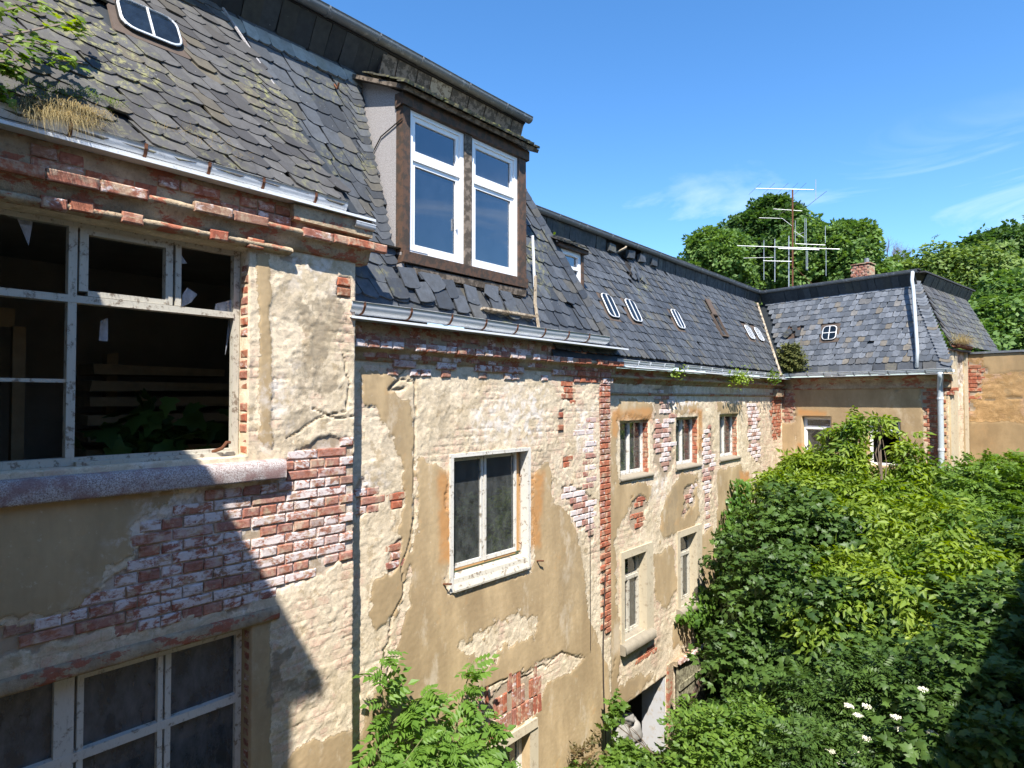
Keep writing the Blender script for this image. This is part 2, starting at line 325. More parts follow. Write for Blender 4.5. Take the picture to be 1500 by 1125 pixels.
MT['lf_fir'] = leafmat('moss_green_needle', (.05, .07, .02), (.16, .16, .04), .15, .8)
MT['straw'] = leafmat('dry_grass_blade', (.22, .18, .08), (.42, .34, .18), .3, .8)
MT['dryleaf'] = leafmat('reddish_leaf', (.06, .075, .02), (.16, .10, .045), .3, .6)

# ------------------------------------------------------------------ object helpers
COL = S.collection
def thing(name, label, cat, loc=(0, 0, 0), group=None):
    o = bpy.data.objects.new(name, None); COL.objects.link(o); o.location = loc; o.empty_display_size = .2
    o['label'] = label; o['category'] = cat
    if group: o['group'] = group
    return o
def wm(o):
    m = Matrix.Translation(o.location) @ o.rotation_euler.to_matrix().to_4x4() @ Matrix.Diagonal((*o.scale, 1))
    return (wm(o.parent) @ o.matrix_parent_inverse @ m) if o.parent else m
def adopt(o, parent):
    o.parent = parent; o.matrix_parent_inverse = wm(parent).inverted()
def mobj(name, me, mat=None, parent=None, label=None, kind=None):
    if mat is not None and not me.materials: me.materials.append(MT[mat] if isinstance(mat, str) else mat)
    o = bpy.data.objects.new(name, me); COL.objects.link(o)
    if parent is not None: adopt(o, parent)
    if label: o['label'] = label
    if kind: o['kind'] = kind
    return o
def arrmesh(name, V, F, n=None):
    "numpy mesh; F is an (m,k) array of equal faces"
    me = bpy.data.meshes.new(name); V = np.asarray(V, np.float32); F = np.asarray(F, np.int32)
    me.vertices.add(len(V)); me.vertices.foreach_set('co', V.ravel())
    k = F.shape[1]; me.loops.add(F.size); me.loops.foreach_set('vertex_index', F.ravel())
    me.polygons.add(len(F)); me.polygons.foreach_set('loop_start', np.arange(0, F.size, k, dtype=np.int32)); me.polygons.foreach_set('loop_total', np.full(len(F), k, np.int32))
    me.update(calc_edges=True); return me
class MB:
    def __init__(s): s.v = []; s.f = []
    def add(s, vs, fs):
        b = len(s.v); s.v += [tuple(v) for v in vs]; s.f += [tuple(b+i for i in f) for f in fs]; return s
    def box(s, c, ax, ay, az, j=0):
        "c centre, half-axes ax ay az"
        c, ax, ay, az = map(Vector, (c, ax, ay, az)); q = [c+ax*i+ay*k+az*m for i in (-1, 1) for k in (-1, 1) for m in (-1, 1)]
        if j: q = [v+Vector([random.uniform(-j, j) for _ in range(3)]) for v in q]
        fs = [(0, 1, 3, 2), (4, 6, 7, 5), (0, 4, 5, 1), (2, 3, 7, 6), (0, 2, 6, 4), (1, 5, 7, 3)]
        if ax.cross(ay).dot(az) < 0: fs = [f[::-1] for f in fs]
        return s.add(q, fs)
    def fbox(s, fr, a0, a1, o0, o1, z0, z1, j=0):
        return s.box(fr.p((a0+a1)/2, (o0+o1)/2, (z0+z1)/2), fr.ex*(a1-a0)/2, fr.n*(o1-o0)/2, (0, 0, (z1-z0)/2), j)
    def tube(s, P, r, n=6, cap=True):
        P = [Vector(p) for p in P]; rs = r if hasattr(r, '__len__') else [r]*len(P); up = None; base = len(s.v)
        for i, p in enumerate(P):
            d = (P[min(i+1, len(P)-1)]-P[max(i-1, 0)]).normalized()
            if up is None: up = d.orthogonal().normalized()
            up = (up-d*up.dot(d)); up = up.normalized() if up.length > 1e-4 else d.orthogonal().normalized(); sd = d.cross(up)
            for k in range(n):
                a = 2*PI*k/n; s.v.append(tuple(p+(up*math.cos(a)+sd*math.sin(a))*rs[i]))
        for i in range(len(P)-1):
            for k in range(n):
                a = base+i*n+k; b = base+i*n+(k+1) % n; s.f.append((a, b, b+n, a+n))
        if cap: s.f.append(tuple(base+k for k in reversed(range(n)))); s.f.append(tuple(base+(len(P)-1)*n+k for k in range(n)))
        return s
    def prism(s, pts, off):
        "pts polygon in 3D, extruded by vector off"
        n = len(pts); off = Vector(off); a = [Vector(p) for p in pts]; b = [p+off for p in a]
        return s.add(a+b, [tuple(range(n)), tuple(range(2*n-1, n-1, -1))]+[(i, i+n, (i+1) % n+n, (i+1) % n) for i in range(n)])
    def mesh(s, name):
        me = bpy.data.meshes.new(name); me.from_pydata(s.v, [], s.f); me.update(); return me
    def build(s, name, mat, parent=None, label=None, kind=None, smooth=False):
        me = s.mesh(name)
        if smooth: me.shade_smooth()
        return mobj(name, me, mat, parent, label, kind)
def sweep(fr, a0, a1, prof, step, amp, name, mat, parent, seed=0, endcap=True, sag=0):
    "profile [(out,z)] swept along a wall with worn edges"
    n = max(2, int((a1-a0)/step)+1); A = np.linspace(a0, a1, n); P = np.array(prof); k = len(P)
    V = np.zeros((n, k, 3)); o = np.array(fr.o); ex = np.array(fr.ex); nn = np.array(fr.n)
    for j in range(k):
        w1 = (fbm(A*9+j*3.1, np.full(n, j*1.7+seed), seed, 4)-.5)*2*amp
        w2 = (fbm(A*9+j*5.1+40, np.full(n, j*2.3+seed), seed+5, 4)-.5)*2*amp
        ox = P[j, 0]+(w1 if 0 < j < k-1 else 0); zz = P[j, 1]+w2*.6+sag*np.sin(A*2.1)
        V[:, j] = o+ex*A[:, None]+nn*(ox*np.ones(n))[:, None]+np.array([0, 0, 1])*zz[:, None]
    idx = np.arange(n*k).reshape(n, k)
    F = np.stack([idx[:-1, :-1], idx[1:, :-1], idx[1:, 1:], idx[:-1, 1:]], -1).reshape(-1, 4)
    me = arrmesh(name, V.reshape(-1, 3), F)
    if endcap:
        import bmesh
        bm = bmesh.new(); bm.from_mesh(me); bm.verts.ensure_lookup_table()
        for r_ in (0, n-1):
            try: bm.faces.new([bm.verts[i] for i in (idx[r_] if r_ else idx[r_][::-1])])
            except Exception: pass
        bm.to_mesh(me); bm.free()
    return mobj(name, me, mat, parent)

# ------------------------------------------------------------------ walls as relief sheets
BH = .0765
def bond(a, z):
    row = np.floor(z/BH); off = np.where(row % 2 == 0, 0., .065); L_ = np.where(row % 2 == 0, .262, .131)
    fa = np.abs(((a+off)/L_) % 1-.5)*L_; fz = np.abs((z/BH) % 1-.5)*BH
    return np.maximum(smooth(L_/2-.012, L_/2-.004, fa), smooth(BH/2-.011, BH/2-.003, fz))
def wall(name, fr, out, a0, a1, z0, z1, step, openings, zones, cracks, parent, mat='wall', depth=.15, skirt=.3, seed=0, base=None, rough=1.0, thin=.5):
    def lines(lo, hi, marks):
        m = sorted({lo, hi, *[x for x in marks if lo < x < hi]}); r = []
        for p, q in zip(m[:-1], m[1:]):
            n = max(1, int(round((q-p)/step))); r += list(np.linspace(p, q, n, endpoint=False))
        return np.array(r+[hi])
    A = lines(a0, a1, [x for o in openings for x in o[:2]]); Z = lines(z0, z1, [x for o in openings for x in o[2:4]])
    a, z = np.meshgrid(A, Z, indexing='ij'); na, nz_ = a.shape
    wx = (fbm(a*5, z*5, seed+3, 6)-.5)*1.25; wy = (fbm(a*7+50, z*7, seed+9, 5)-.5)
    wf = (fbm(a*16, z*16, seed+23, 5)-.5)*1.4
    A_ = np.zeros((na, nz_, 4), np.float32); A_[..., 3] = 1; B_a = A_.copy()
    skc = np.zeros_like(a); brc = np.zeros_like(a); skin = np.zeros_like(a); brick = np.zeros_like(a); white = np.zeros_like(a); stain_shade = np.zeros_like(a); orange = np.zeros_like(a)
    if base == 'skin': skin += 1
    th = smooth(.52, .68, fbm(a*1.6, z*1.6, seed+31, 4)+.1*(thin-.5))*thin*2
    for zt in zones:
        typ, P = zt[0], zt[1]; amp = zt[2] if len(zt) > 2 else .10
        d = sdf(P, a, z)+amp*(wx*2.4+wf*1.3)
        mm = smooth(-.006, .006, d); ms = smooth(-.030, .030, d)
        if typ == 'skin': skin = np.maximum(skin, mm); brick = brick*(1-mm); skc = np.maximum(skc, ms); brc = brc*(1-ms)
        elif typ == 'under': skin = skin*(1-mm); skc = skc*(1-ms)
        elif typ == 'brick': brick = np.maximum(brick, mm); skin = skin*(1-mm); brc = np.maximum(brc, ms); skc = skc*(1-ms)
        elif typ == 'white': white = np.maximum(white, smooth(-.12, .12, d))
        elif typ == 'stain_shade': stain_shade = np.maximum(stain_shade, mm*(zt[3] if len(zt) > 3 else 1))
        elif typ == 'orange': orange = np.maximum(orange, smooth(-.05, .05, d))
    plates = np.abs(fbm(a*2.6, z*3.2, seed+70, 5)-.5); edge = smooth(.012, .0, plates)
    terr = np.floor(fbm(a*3+wx*.6, z*3.6+wy*.6, seed+77, 6)*9)/9
    hu = .012+(terr-.5)*.005*rough+(fbm(a*34, z*40, seed+5, 4)-.5)*.004*rough-edge*.004*rough-bond(a+wf*.03, z+wx*.02)*.006*np.clip(th, 0, 1)*smooth(.42, .6, fbm(a*5, z*5, seed+66, 3))
    fl = fbm(a*4.5+wx, z*4.5+wy, seed+91, 6); hu = hu-.004*smooth(.55, .565, fl)-.004*smooth(.43, .42, fl)
    hs = .0165+(fbm(a*3, z*3, seed+6, 3)-.5)*.006
    h = hu*(1-skin)+hs*skin
    h = h*(1-brick)+(-.004)*brick+(fbm(a*40, z*40, seed+8, 2)-.5)*.003
    dark = np.zeros_like(a)
    for P, wd in cracks:
        d = linedist(P, a+wx*.05, z+wy*.05); c = smooth(wd, wd*.35, d); h = h-.022*c; dark = np.maximum(dark, c*.9)
    stain_shade = np.maximum(stain_shade, dark)
    A_[..., 0] = skc; A_[..., 1] = brc; A_[..., 2] = white; B_a[..., 0] = stain_shade; B_a[..., 1] = orange; B_a[..., 2] = np.clip(th, 0, 1)*(1-skin)
    o = np.array(fr.o); ex = np.array(fr.ex); nn = np.array(fr.n); K = np.array([0, 0, 1.])
    V = o+ex*a[..., None]+nn*(out+h)[..., None]+K*z[..., None]
    idx = np.arange(na*nz_).reshape(na, nz_)
    keep = np.ones((na-1, nz_-1), bool); ca = (A[:-1]+A[1:])/2; cz = (Z[:-1]+Z[1:])/2
    for op in openings: keep &= ~(((ca > op[0]) & (ca < op[1]))[:, None] & ((cz > op[2]) & (cz < op[3]))[None])
    F = np.stack([idx[:-1, :-1], idx[1:, :-1], idx[1:, 1:], idx[:-1, 1:]], -1)[keep]
    # boundary edges get a return into the wall (reveals, outer returns)
    e = np.concatenate([F[:, [0, 1]], F[:, [1, 2]], F[:, [2, 3]], F[:, [3, 0]]]); key = np.sort(e, 1); kk = key[:, 0].astype(np.int64)*10**7+key[:, 1]
    u, inv, cnt = np.unique(kk, return_inverse=True, return_counts=True); be = e[cnt[inv] == 1]
    Vf = V.reshape(-1, 3); bv = np.unique(be); mp_ = {int(v): len(Vf)+i for i, v in enumerate(bv)}
    av = a.ravel()[bv]; zv = z.ravel()[bv]; outer = (np.abs(av-a0) < 1e-6) | (np.abs(av-a1) < 1e-6) | (np.abs(zv-z0) < 1e-6) | (np.abs(zv-z1) < 1e-6)
    dep = np.where(outer, skirt, depth)
    NB = o+ex*av[:, None]+nn*(out-dep)[:, None]+K*zv[:, None]
    V2 = np.concatenate([Vf, NB]); F2 = np.array([(x[1], x[0], mp_[int(x[0])], mp_[int(x[1])]) for x in be])
    me = arrmesh(name, V2, np.concatenate([F, F2]))
    for nm, arr in (('zoneA', A_), ('zoneB', B_a)):
        at_ = me.attributes.new(nm, 'FLOAT_COLOR', 'POINT'); fl = arr.reshape(-1, 4); fl = np.concatenate([fl, fl[bv]]); at_.data.foreach_set('color', fl.ravel())
    return mobj(name, me, mat, parent)

def brick_mesh(L_, H, D, seed):
    r = random.Random(seed); j = lambda s: r.uniform(-s, s); b = .006
    x, y, z = L_/2, D, H/2; v = []
    for (sx_, sz) in ((-1, -1), (1, -1), (1, 1), (-1, 1)): v.append((sx_*x+j(.002), -y, sz*z+j(.002)))
    for (sx_, sz) in ((-1, -1), (1, -1), (1, 1), (-1, 1)): v.append((sx_*x+j(.003), -b+j(.002), sz*z+j(.002)))
    for (sx_, sz) in ((-1, -1), (1, -1), (1, 1), (-1, 1)): v.append((sx_*(x-b-abs(j(.006))), j(.002), sz*(z-b-abs(j(.004)))))
    f = [(0, 3, 2, 1), (8, 9, 10, 11)]+[(i, (i+1) % 4, (i+1) % 4+4, i+4) for i in range(4)]+[(i+4, (i+1) % 4+4, (i+1) % 4+8, i+8) for i in range(4)]
    me = bpy.data.meshes.new('brick'); me.from_pydata(v, [], f); me.update(); return me
BM = {}
def bmesh_for(kind, mat):
    if (kind, mat) not in BM:
        Ls = {'s': .252, 'h': .121}[kind] if kind in 'sh' else kind; H = .066; D = .05
        if kind == 'v': Ls, H = .062, .20
        BM[(kind, mat)] = [brick_mesh(Ls, H, D, i*7+len(BM)) for i in range(4)]
        for m in BM[(kind, mat)]: m.materials.append(MT[mat])
    return random.choice(BM[(kind, mat)])
def place_brick(fr, a, z, out, kind, mat, parent, rot=0):
    # local axes of the brick mesh: x along, y outward, z up
    o = bpy.data.objects.new('brick', bmesh_for(kind, mat)); COL.objects.link(o)
    m = Matrix((fr.ex, fr.n, (0, 0, 1))).transposed().to_4x4()
    m = Matrix.Translation(fr.p(a, out, z)) @ m @ Matrix.Rotation(rot+random.uniform(-.008, .008), 4, 'Y')
    adopt(o, parent); o.matrix_basis = m; return o
def bricks_in(fr, out, polys, parent, mat, proud=.010, amp=.10, seed=0, skip=.03, one=False, name='brick', step=None):
    A = [p[0] for P in polys for p in P]; Z = [p[1] for P in polys for p in P]; lst = []
    for row in range(int(math.floor(min(Z)/BH)), int(math.ceil(max(Z)/BH))+1):
        st = row % 2 == 0; L_ = .262 if st else .131; off = 0. if st else .065
        k0 = int((min(A)+off)/L_)-1; k1 = int((max(A)+off)/L_)+2
        for k in range(k0, k1): lst.append(((k+.5)*L_-off, (row+.5)*BH, 's' if st else 'h'))
    a = np.array([q[0] for q in lst]); z = np.array([q[1] for q in lst]); wx = (fbm(a*7, z*7, seed+3, 5)-.5)
    m = np.zeros(len(a), bool)
    for P in polys: m |= (sdf(P, a, z)+amp*1.6*wx) > .0
    res = [q for q, k in zip(lst, m) if k and random.random() > skip]
    if not one:
        for q in res: place_brick(fr, q[0], q[1], out+proud+random.uniform(-.005, .005), q[2], mat, parent)
    else:
        b = MB(); 
        for q in res:
            w_ = (.252 if q[2] == 's' else .121)/2; pr = proud+random.uniform(-.005, .005)
            b.fbox(fr, q[0]-w_, q[0]+w_, out-.03, out+pr, q[1]-.033, q[1]+.033, .002)
        if res: b.build(name, mat, parent, kind='stuff')
    return len(res)
def brick_row(fr, a0, a1, z, out, parent, mat, L_=.262, kind='s', skip=.05, jit=.006):
    a = a0+L_/2
    while a < a1:
        if random.random() > skip: place_brick(fr, a, z, out+random.uniform(-jit, jit), kind, mat, parent)
        a += L_

# ------------------------------------------------------------------ slates
def slate_mesh(w_, ln, sk, t, seed, square=False):
    r = random.Random(seed); j = lambda s: r.uniform(-s, s); q = w_*.5
    if square: P = [(-q, .02+j(.006)), (-q*.6, .004), (q*.55, j(.004)), (q*.98, .022+j(.006)), (q-sk*ln, ln), (-q-sk*ln, ln)]
    else: P = [(-q, .012+j(.008)), (-q*.4, j(.004)), (q*.55, -.004+j(.004)), (q*.97, .020+j(.008)), (q-sk*ln, ln), (-q-sk*ln, ln)]
    if seed % 4 == 3: P[3] = (q*.80, .03); P[2] = (q*.35, .004)
    n = len(P); v = [(x, y, t+(.016 if i < 4 else 0)+j(.0025)) for i, (x, y) in enumerate(P)]+[(x, y, (.006 if i < 4 else -.004)) for i, (x, y) in enumerate(P)]
    f = [tuple(range(n))]+[(i, i+n, (i+1) % n+n, (i+1) % n) for i in range(n)]
    me = bpy.data.meshes.new('slate'); me.from_pydata(v, [], f); me.update(); return me
def slope_frame(fr, ob, zb, ot, zt):
    es = (fr.n*(ot-ob)+Vector((0, 0, zt-zb))); ln = es.length; es = es/ln
    return fr.p(0, ob, zb), fr.ex, es, fr.ex.cross(es).normalized(), ln
def slates(sf, a0, a1, s1, region, w_, exp, sk, mat, parent, seed=0, s0=0., holes=(), maxn=290, lift=.006, jit=1.0, keep=.998, square=False, rotb=-.05):
    o, ex, es, ns, ln_ = sf; rr = random.Random(seed); lst = []
    rows = int((s1-s0)/exp)+1
    for r_ in range(rows):
        s = s0+r_*exp; n = int((a1-a0)/w_)+2; off = (r_*.37*w_ - sk*exp*r_) % w_
        for c in range(-1, n):
            a = a0+c*w_+off+rr.uniform(-.012, .012)*jit
            if a < a0 or a > a1 or not region(a, s+exp*.4): continue
            if any(abs(a-h[0]) < h[2] and abs(s+exp*.5-h[1]) < h[3] for h in holes): continue
            if rr.random() > keep: continue
            lst.append((a, s+rr.uniform(-.006, .006)*jit))
    ms = [slate_mesh(w_*1.03, exp*1.55, sk, .006, seed*10+i, square) for i in range(6)]
    for m in ms: m.materials.append(MT[mat])
    C0 = Vector((CX, 0, 0)); lst.sort(key=lambda q: ((o+ex*q[0]+es*q[1])-C0).length)
    rest = MB()
    for i, (a, s) in enumerate(lst):
        tw = rotb+rr.gauss(0, .012)*jit
        if rr.random() < .012*jit: tw += rr.uniform(-.25, .25)
        m = Matrix((ex, es, ns)).transposed().to_4x4(); m = Matrix.Translation(o+ex*a+es*s+ns*(lift+rr.uniform(0, .006)*jit)) @ m @ Matrix.Rotation(tw, 4, 'Z') @ Matrix.Rotation(rr.uniform(-.012, .02)*jit, 4, 'X')
        me = ms[rr.randrange(6)]
        if i < maxn:
            ob = bpy.data.objects.new('slate', me); COL.objects.link(ob); adopt(ob, parent); ob.matrix_basis = m
        else: rest.add([m @ v.co for v in me.vertices], [tuple(p.vertices) for p in me.polygons])
    if rest.v: rest.build('slate_field', mat, parent, kind='stuff')
    return len(lst)
def loose_slate(P, ex, es, ns, w_, ln, rot, mat, parent, tilt=0, seed=0):
    me = slate_mesh(w_, ln, .12, .007, seed); me.materials.append(MT[mat])
    ob = bpy.data.objects.new('slate', me); COL.objects.link(ob); adopt(ob, parent)
    m = Matrix((ex, es, ns)).transposed().to_4x4(); ob.matrix_basis = Matrix.Translation(P) @ m @ Matrix.Rotation(rot, 4, 'Z') @ Matrix.Rotation(tilt, 4, 'X'); return ob
def quad(name, pts, mat, parent, kind=None):
    b = MB().add(pts, [tuple(range(len(pts)))]); return b.build(name, mat, parent, kind=kind)

# ------------------------------------------------------------------ gutters, pipes, skylights, windows, rooms
def gutter(fr, a0, a1, out, z, r, mat, parent, brk=.45, slope=0, mat2='rust', open_up=True, seed=0):
    n = max(3, int((a1-a0)/.25)); prof = []
    A0, A1 = (PI*1.02, PI*2.06)
    for k in range(9):
        t = A0+(A1-A0)*k/8; prof.append((out+math.cos(t)*r, z+math.sin(t)*r))
    prof.append((out+r*1.10, z+.012)); prof.append((out+r*.96, z+.016)); prof.append((out+r*.90, z+.002))
    for k in range(8): t = A1-(A1-A0)*k/7; prof.append((out+math.cos(t)*(r-.006), z+math.sin(t)*(r-.006)))
    g = sweep(fr, a0, a1, prof, .22, .0025, 'gutter', mat, parent, seed, endcap=False, sag=slope); g.data.shade_smooth()
    a = a0+.12
    while brk and a < a1-.05:
        b = MB(); q = []
        for k in range(9): t = A0+(A1-A0)*k/8; q.append(fr.p(a, out+math.cos(t)*(r+.004), z+math.sin(t)*(r+.004)+slope*math.sin(a*2.1)))
        for p0, p1 in zip(q[:-1], q[1:]):
            d = (p1-p0); b.box((p0+p1)/2, fr.ex*.009, d*.52, fr.ex.cross(d).normalized()*.003)
        b.fbox(fr, a-.009, a+.009, out-r-.12, out-r+.01, z-.002, z+.004)
        b.build('bracket', mat2, g); a += brk*random.uniform(.85, 1.15)
    return g
def skylight(sf, a, s, w_, h, parent, bars=1, rail='zinc', flash=True):
    o, ex, es, ns, _ = sf; P = lambda x, y, n: o+ex*(a+x)+es*(s+y)+ns*n
    def ring(ww, hh, rad, k=5):
        q = []
        for (cx_, cy_, a0) in ((ww-rad, hh-rad, 0), (-ww+rad, hh-rad, PI/2), (-ww+rad, -hh+rad, PI), (ww-rad, -hh+rad, 1.5*PI)):
            for i in range(k): t = a0+PI/2*i/(k-1); q.append((cx_+rad*math.cos(t), cy_+rad*math.sin(t)))
        return q
    W_, H_ = w_/2, h/2; rad = min(W_, H_)*.55; n = 20
    b = MB(); rs = [(ring(W_+.02, H_+.02, rad), .01), (ring(W_, H_, rad), .055), (ring(W_-.010, H_-.010, rad*.9), .060), (ring(W_-.013, H_-.013, rad*.9), .050)]
    rs[0] = (ring(W_+.002, H_+.002, rad), .044); vs = [P(x, y, hh) for q, hh in rs for x, y in q]; fs = []
    for i in range(3):
        for k in range(n): fs.append((i*n+k, i*n+(k+1) % n, (i+1)*n+(k+1) % n, (i+1)*n+k))
    b.add(vs, fs)
    base = MB(); q = ring(W_+.055, H_+.06, .02); base.add([P(x, y, .012) for x, y in q]+[P(x*.97, y*.97, .026) for x, y in q], [tuple(range(n, 2*n))]+[(k, (k+1) % n, (k+1) % n+n, k+n) for k in range(n)])
    side = MB(); q = rs[0][0]; side.add([P(x*1.05, y*1.05, .0) for x, y in q]+[P(x*1.03, y*1.03, .050) for x, y in rs[1][0]], [(k, (k+1) % n, (k+1) % n+n, k+n) for k in range(n)])
    sk = b.build('skylight', rail, parent, smooth=False); base.build('flashing', 'flash', sk); side.build('curb', 'iron', sk)
    g = MB(); g.add([P(x, y, .052) for x, y in rs[3][0]], [tuple(range(n))]); g.build('pane', 'glasslight', sk)
    d = MB(); d.add([P(x, y, .032) for x, y in rs[3][0]], [tuple(range(n))]); d.build('opening', 'dark', sk)  # dark disc paints the unlit loft below the pane
    for k in range(bars):
        x = (k+1)/(bars+1)*2*W_-W_; MB().box(P(x, 0, .056), ex*.006, es*(H_-.01), ns*.005).build('glazing_bar', rail, sk)
    if bars == 1 and rail == 'pvc': MB().box(P(0, 0, .055), ex*(W_-.01), es*.006, ns*.005).build('glazing_bar', rail, sk)
    return sk
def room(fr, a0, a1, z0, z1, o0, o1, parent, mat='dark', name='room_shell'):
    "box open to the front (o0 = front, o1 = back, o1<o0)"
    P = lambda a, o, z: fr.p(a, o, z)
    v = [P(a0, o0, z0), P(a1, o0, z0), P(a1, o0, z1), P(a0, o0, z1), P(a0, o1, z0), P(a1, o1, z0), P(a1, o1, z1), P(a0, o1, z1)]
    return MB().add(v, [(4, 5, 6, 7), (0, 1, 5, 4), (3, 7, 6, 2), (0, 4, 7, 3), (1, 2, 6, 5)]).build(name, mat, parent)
def window(fr, a0, a1, z0, z1, out, parent, mull=(), trans=(), fw=.05, bw=.03, mat='oldwhite', gl='glass', th=.05, cur=None, bars=(), roomd=1.3, label=None, openings=(), roommat='dark'):
    """outer frame + mullions (fractions) + transoms; every pane a sub-part"""
    b = MB()
    b.fbox(fr, a0, a0+fw, out-th, out, z0, z1); b.fbox(fr, a1-fw, a1, out-th, out, z0, z1)
    b.fbox(fr, a0+fw, a1-fw, out-th, out-.001, z0, z0+fw); b.fbox(fr, a0+fw, a1-fw, out-th, out-.001, z1-fw, z1)
    A = [a0+fw]; 
    for m in mull: b.fbox(fr, m-bw, m+bw, out-th+.003, out+.006, z0+fw, z1-fw); A += [m-bw, m+bw]
    A.append(a1-fw); Zs = [z0+fw]
    for t in trans: b.fbox(fr, a0+fw, a1-fw, out-th+.005, out+.010, t-bw, t+bw); Zs += [t-bw, t+bw]
    Zs.append(z1-fw)
    f = b.build('window', mat, parent, label)
    for i in range(0, len(A), 2):
        for j in range(0, len(Zs), 2):
            if (i//2, j//2) in openings: continue
            x0, x1, y0, y1 = A[i], A[i+1], Zs[j], Zs[j+1]; sb = MB(); e = .018
            sb.fbox(fr, x0, x0+e, out-th+.01, out-.010, y0, y1); sb.fbox(fr, x1-e, x1, out-th+.01, out-.010, y0, y1)
            sb.fbox(fr, x0+e, x1-e, out-th+.01, out-.011, y0, y0+e*1.4); sb.fbox(fr, x0+e, x1-e, out-th+.01, out-.011, y1-e, y1)
            sb.build('sash', mat, f)
            MB().fbox(fr, x0+e, x1-e, out-.032, out-.028, y0+e, y1-e).build('pane', gl, f)
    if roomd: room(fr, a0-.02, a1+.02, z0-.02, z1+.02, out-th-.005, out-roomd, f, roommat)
    if cur:
        for (c0, c1) in cur:
            n = 14; vs = []; fs = []
            for i in range(n+1):
                a = c0+(c1-c0)*i/n; o = out-.17+.022*math.sin(i*1.9+c0*7)
                vs += [fr.p(a, o, z0+.01), fr.p(a, o-.01, z1-.02)]
            for i in range(n): fs.append((2*i, 2*i+2, 2*i+3, 2*i+1))
            MB().add(vs, fs).build('curtain', 'curtain', f)
    return f

# ================================================================== GROUND
g = MB(); n = 24; vs = []; fs = []
for i in range(n+1):
    for j in range(n+1):
        x = -400+800*i/n; y = -400+800*j/n; vs.append((x, y, GZ+(0 if abs(x) < 40 and abs(y) < 40 else random.uniform(-.6, .2))))
for i in range(n):
    for j in range(n): q = i*(n+1)+j; fs.append((q, q+n+1, q+n+2, q+1))
g.add(vs, fs).build('ground', 'soil', kind='structure')

# ================================================================== NEAREST BLOCK (plaster pier, big broken window)
T1 = thing('building', 'nearest crumbling plaster and brick block with the large broken window and red cornice', 'building', (.18, 1.2, GZ))
X1 = .18
sh = lambda pts, X=X1: M.poly(pts, X)
brickreg1 = sh([(414, 672), (470, 640), (520, 640), (521, 740), (521, 815), (470, 842), (425, 850), (400, 872), (372, 885), (340, 893), (290, 902), (240, 912), (180, 925), (120, 930), (60, 945), (0, 962), (0, 925), (70, 905), (140, 892), (150, 850), (165, 835), (205, 815), (205, 770), (248, 745), (290, 722), (330, 712), (414, 700)])
z1 = [('skin', sh([(-200, 750), (240, 700), (262, 722), (225, 755), (195, 775), (190, 820), (120, 880), (60, 905), (-200, 940)]), .07),
      ('skin', sh([(520, 1060), (470, 1085), (430, 1098), (412, 1120), (400, 1200), (520, 1300)]), .05),
      ('skin', sh([(372, 365), (396, 372), (396, 655), (380, 640), (378, 500)]), .02),
      ('skin', sh([(345, 925), (395, 900), (395, 1200), (345, 1200)]), .02),
      
      ('stain_shade', sh([(398, 958), (430, 950), (426, 968), (400, 972)]), .06, .8), ('stain_shade', sh([(392, 980), (430, 985), (470, 985), (466, 1008), (420, 1020), (394, 1030)]), .08, .85),
      ('stain_shade', sh([(440, 450), (490, 430), (500, 470), (470, 530), (500, 570), (450, 600), (420, 560), (445, 500)]), .14, .75),
      ('stain_shade', sh([(415, 590), (460, 580), (450, 640), (420, 640)]), .12, .65), ('stain_shade', sh([(400, 400), (430, 395), (440, 470), (405, 480)]), .14, .35), ('white', sh([(395, 560), (430, 540), (430, 620), (395, 640)]), .1), ('white', sh([(430, 372), (480, 380), (480, 420), (430, 410)]), .1),
      ('brick', brickreg1, .06), ('brick', sh([(494, 403), (512, 408), (512, 440), (494, 436)]), .02),
      ('white', sh([(220, 700), (330, 690), (520, 650), (520, 800), (380, 880), (220, 900), (150, 850)]), .1),
      ('brick', sh([(405, 372), (445, 378), (440, 388), (405, 384)]), .03),
      ('brick', sh([(-200, 220), (520, 330), (520, 345), (-200, 260)]), .03)]
OPW1 = (-.1, 2.06, -.40, 1.075); OPL1 = (-.1, 2.10, -3.6, -1.60)
wall1 = wall('wall', M, X1, -.9, 2.953, GZ, 1.46, .0125, [OPW1, OPL1], z1,
             [(sh([(500, 520), (512, 560), (505, 600), (470, 612), (420, 640)]), .006), (sh([(455, 600), (490, 612), (515, 608)]), .006)], T1, depth=.13, seed=1, thin=.7)
rb = sh([(414, 668), (521, 645), (521, 812), (470, 838), (425, 850), (400, 872), (340, 893), (240, 912), (120, 930), (0, 962), (0, 925), (100, 895), (150, 855), (205, 815), (205, 770), (262, 738), (330, 712), (414, 700)])
n1 = bricks_in(M, X1, [rb], wall1, 'brickwhite', .013, .05, 4, .02)
for p in [(503, 413), (503, 428)]: q = M.px(p, X1); place_brick(M, q[0], q[1], X1+.015, 'h', 'brickred', wall1)
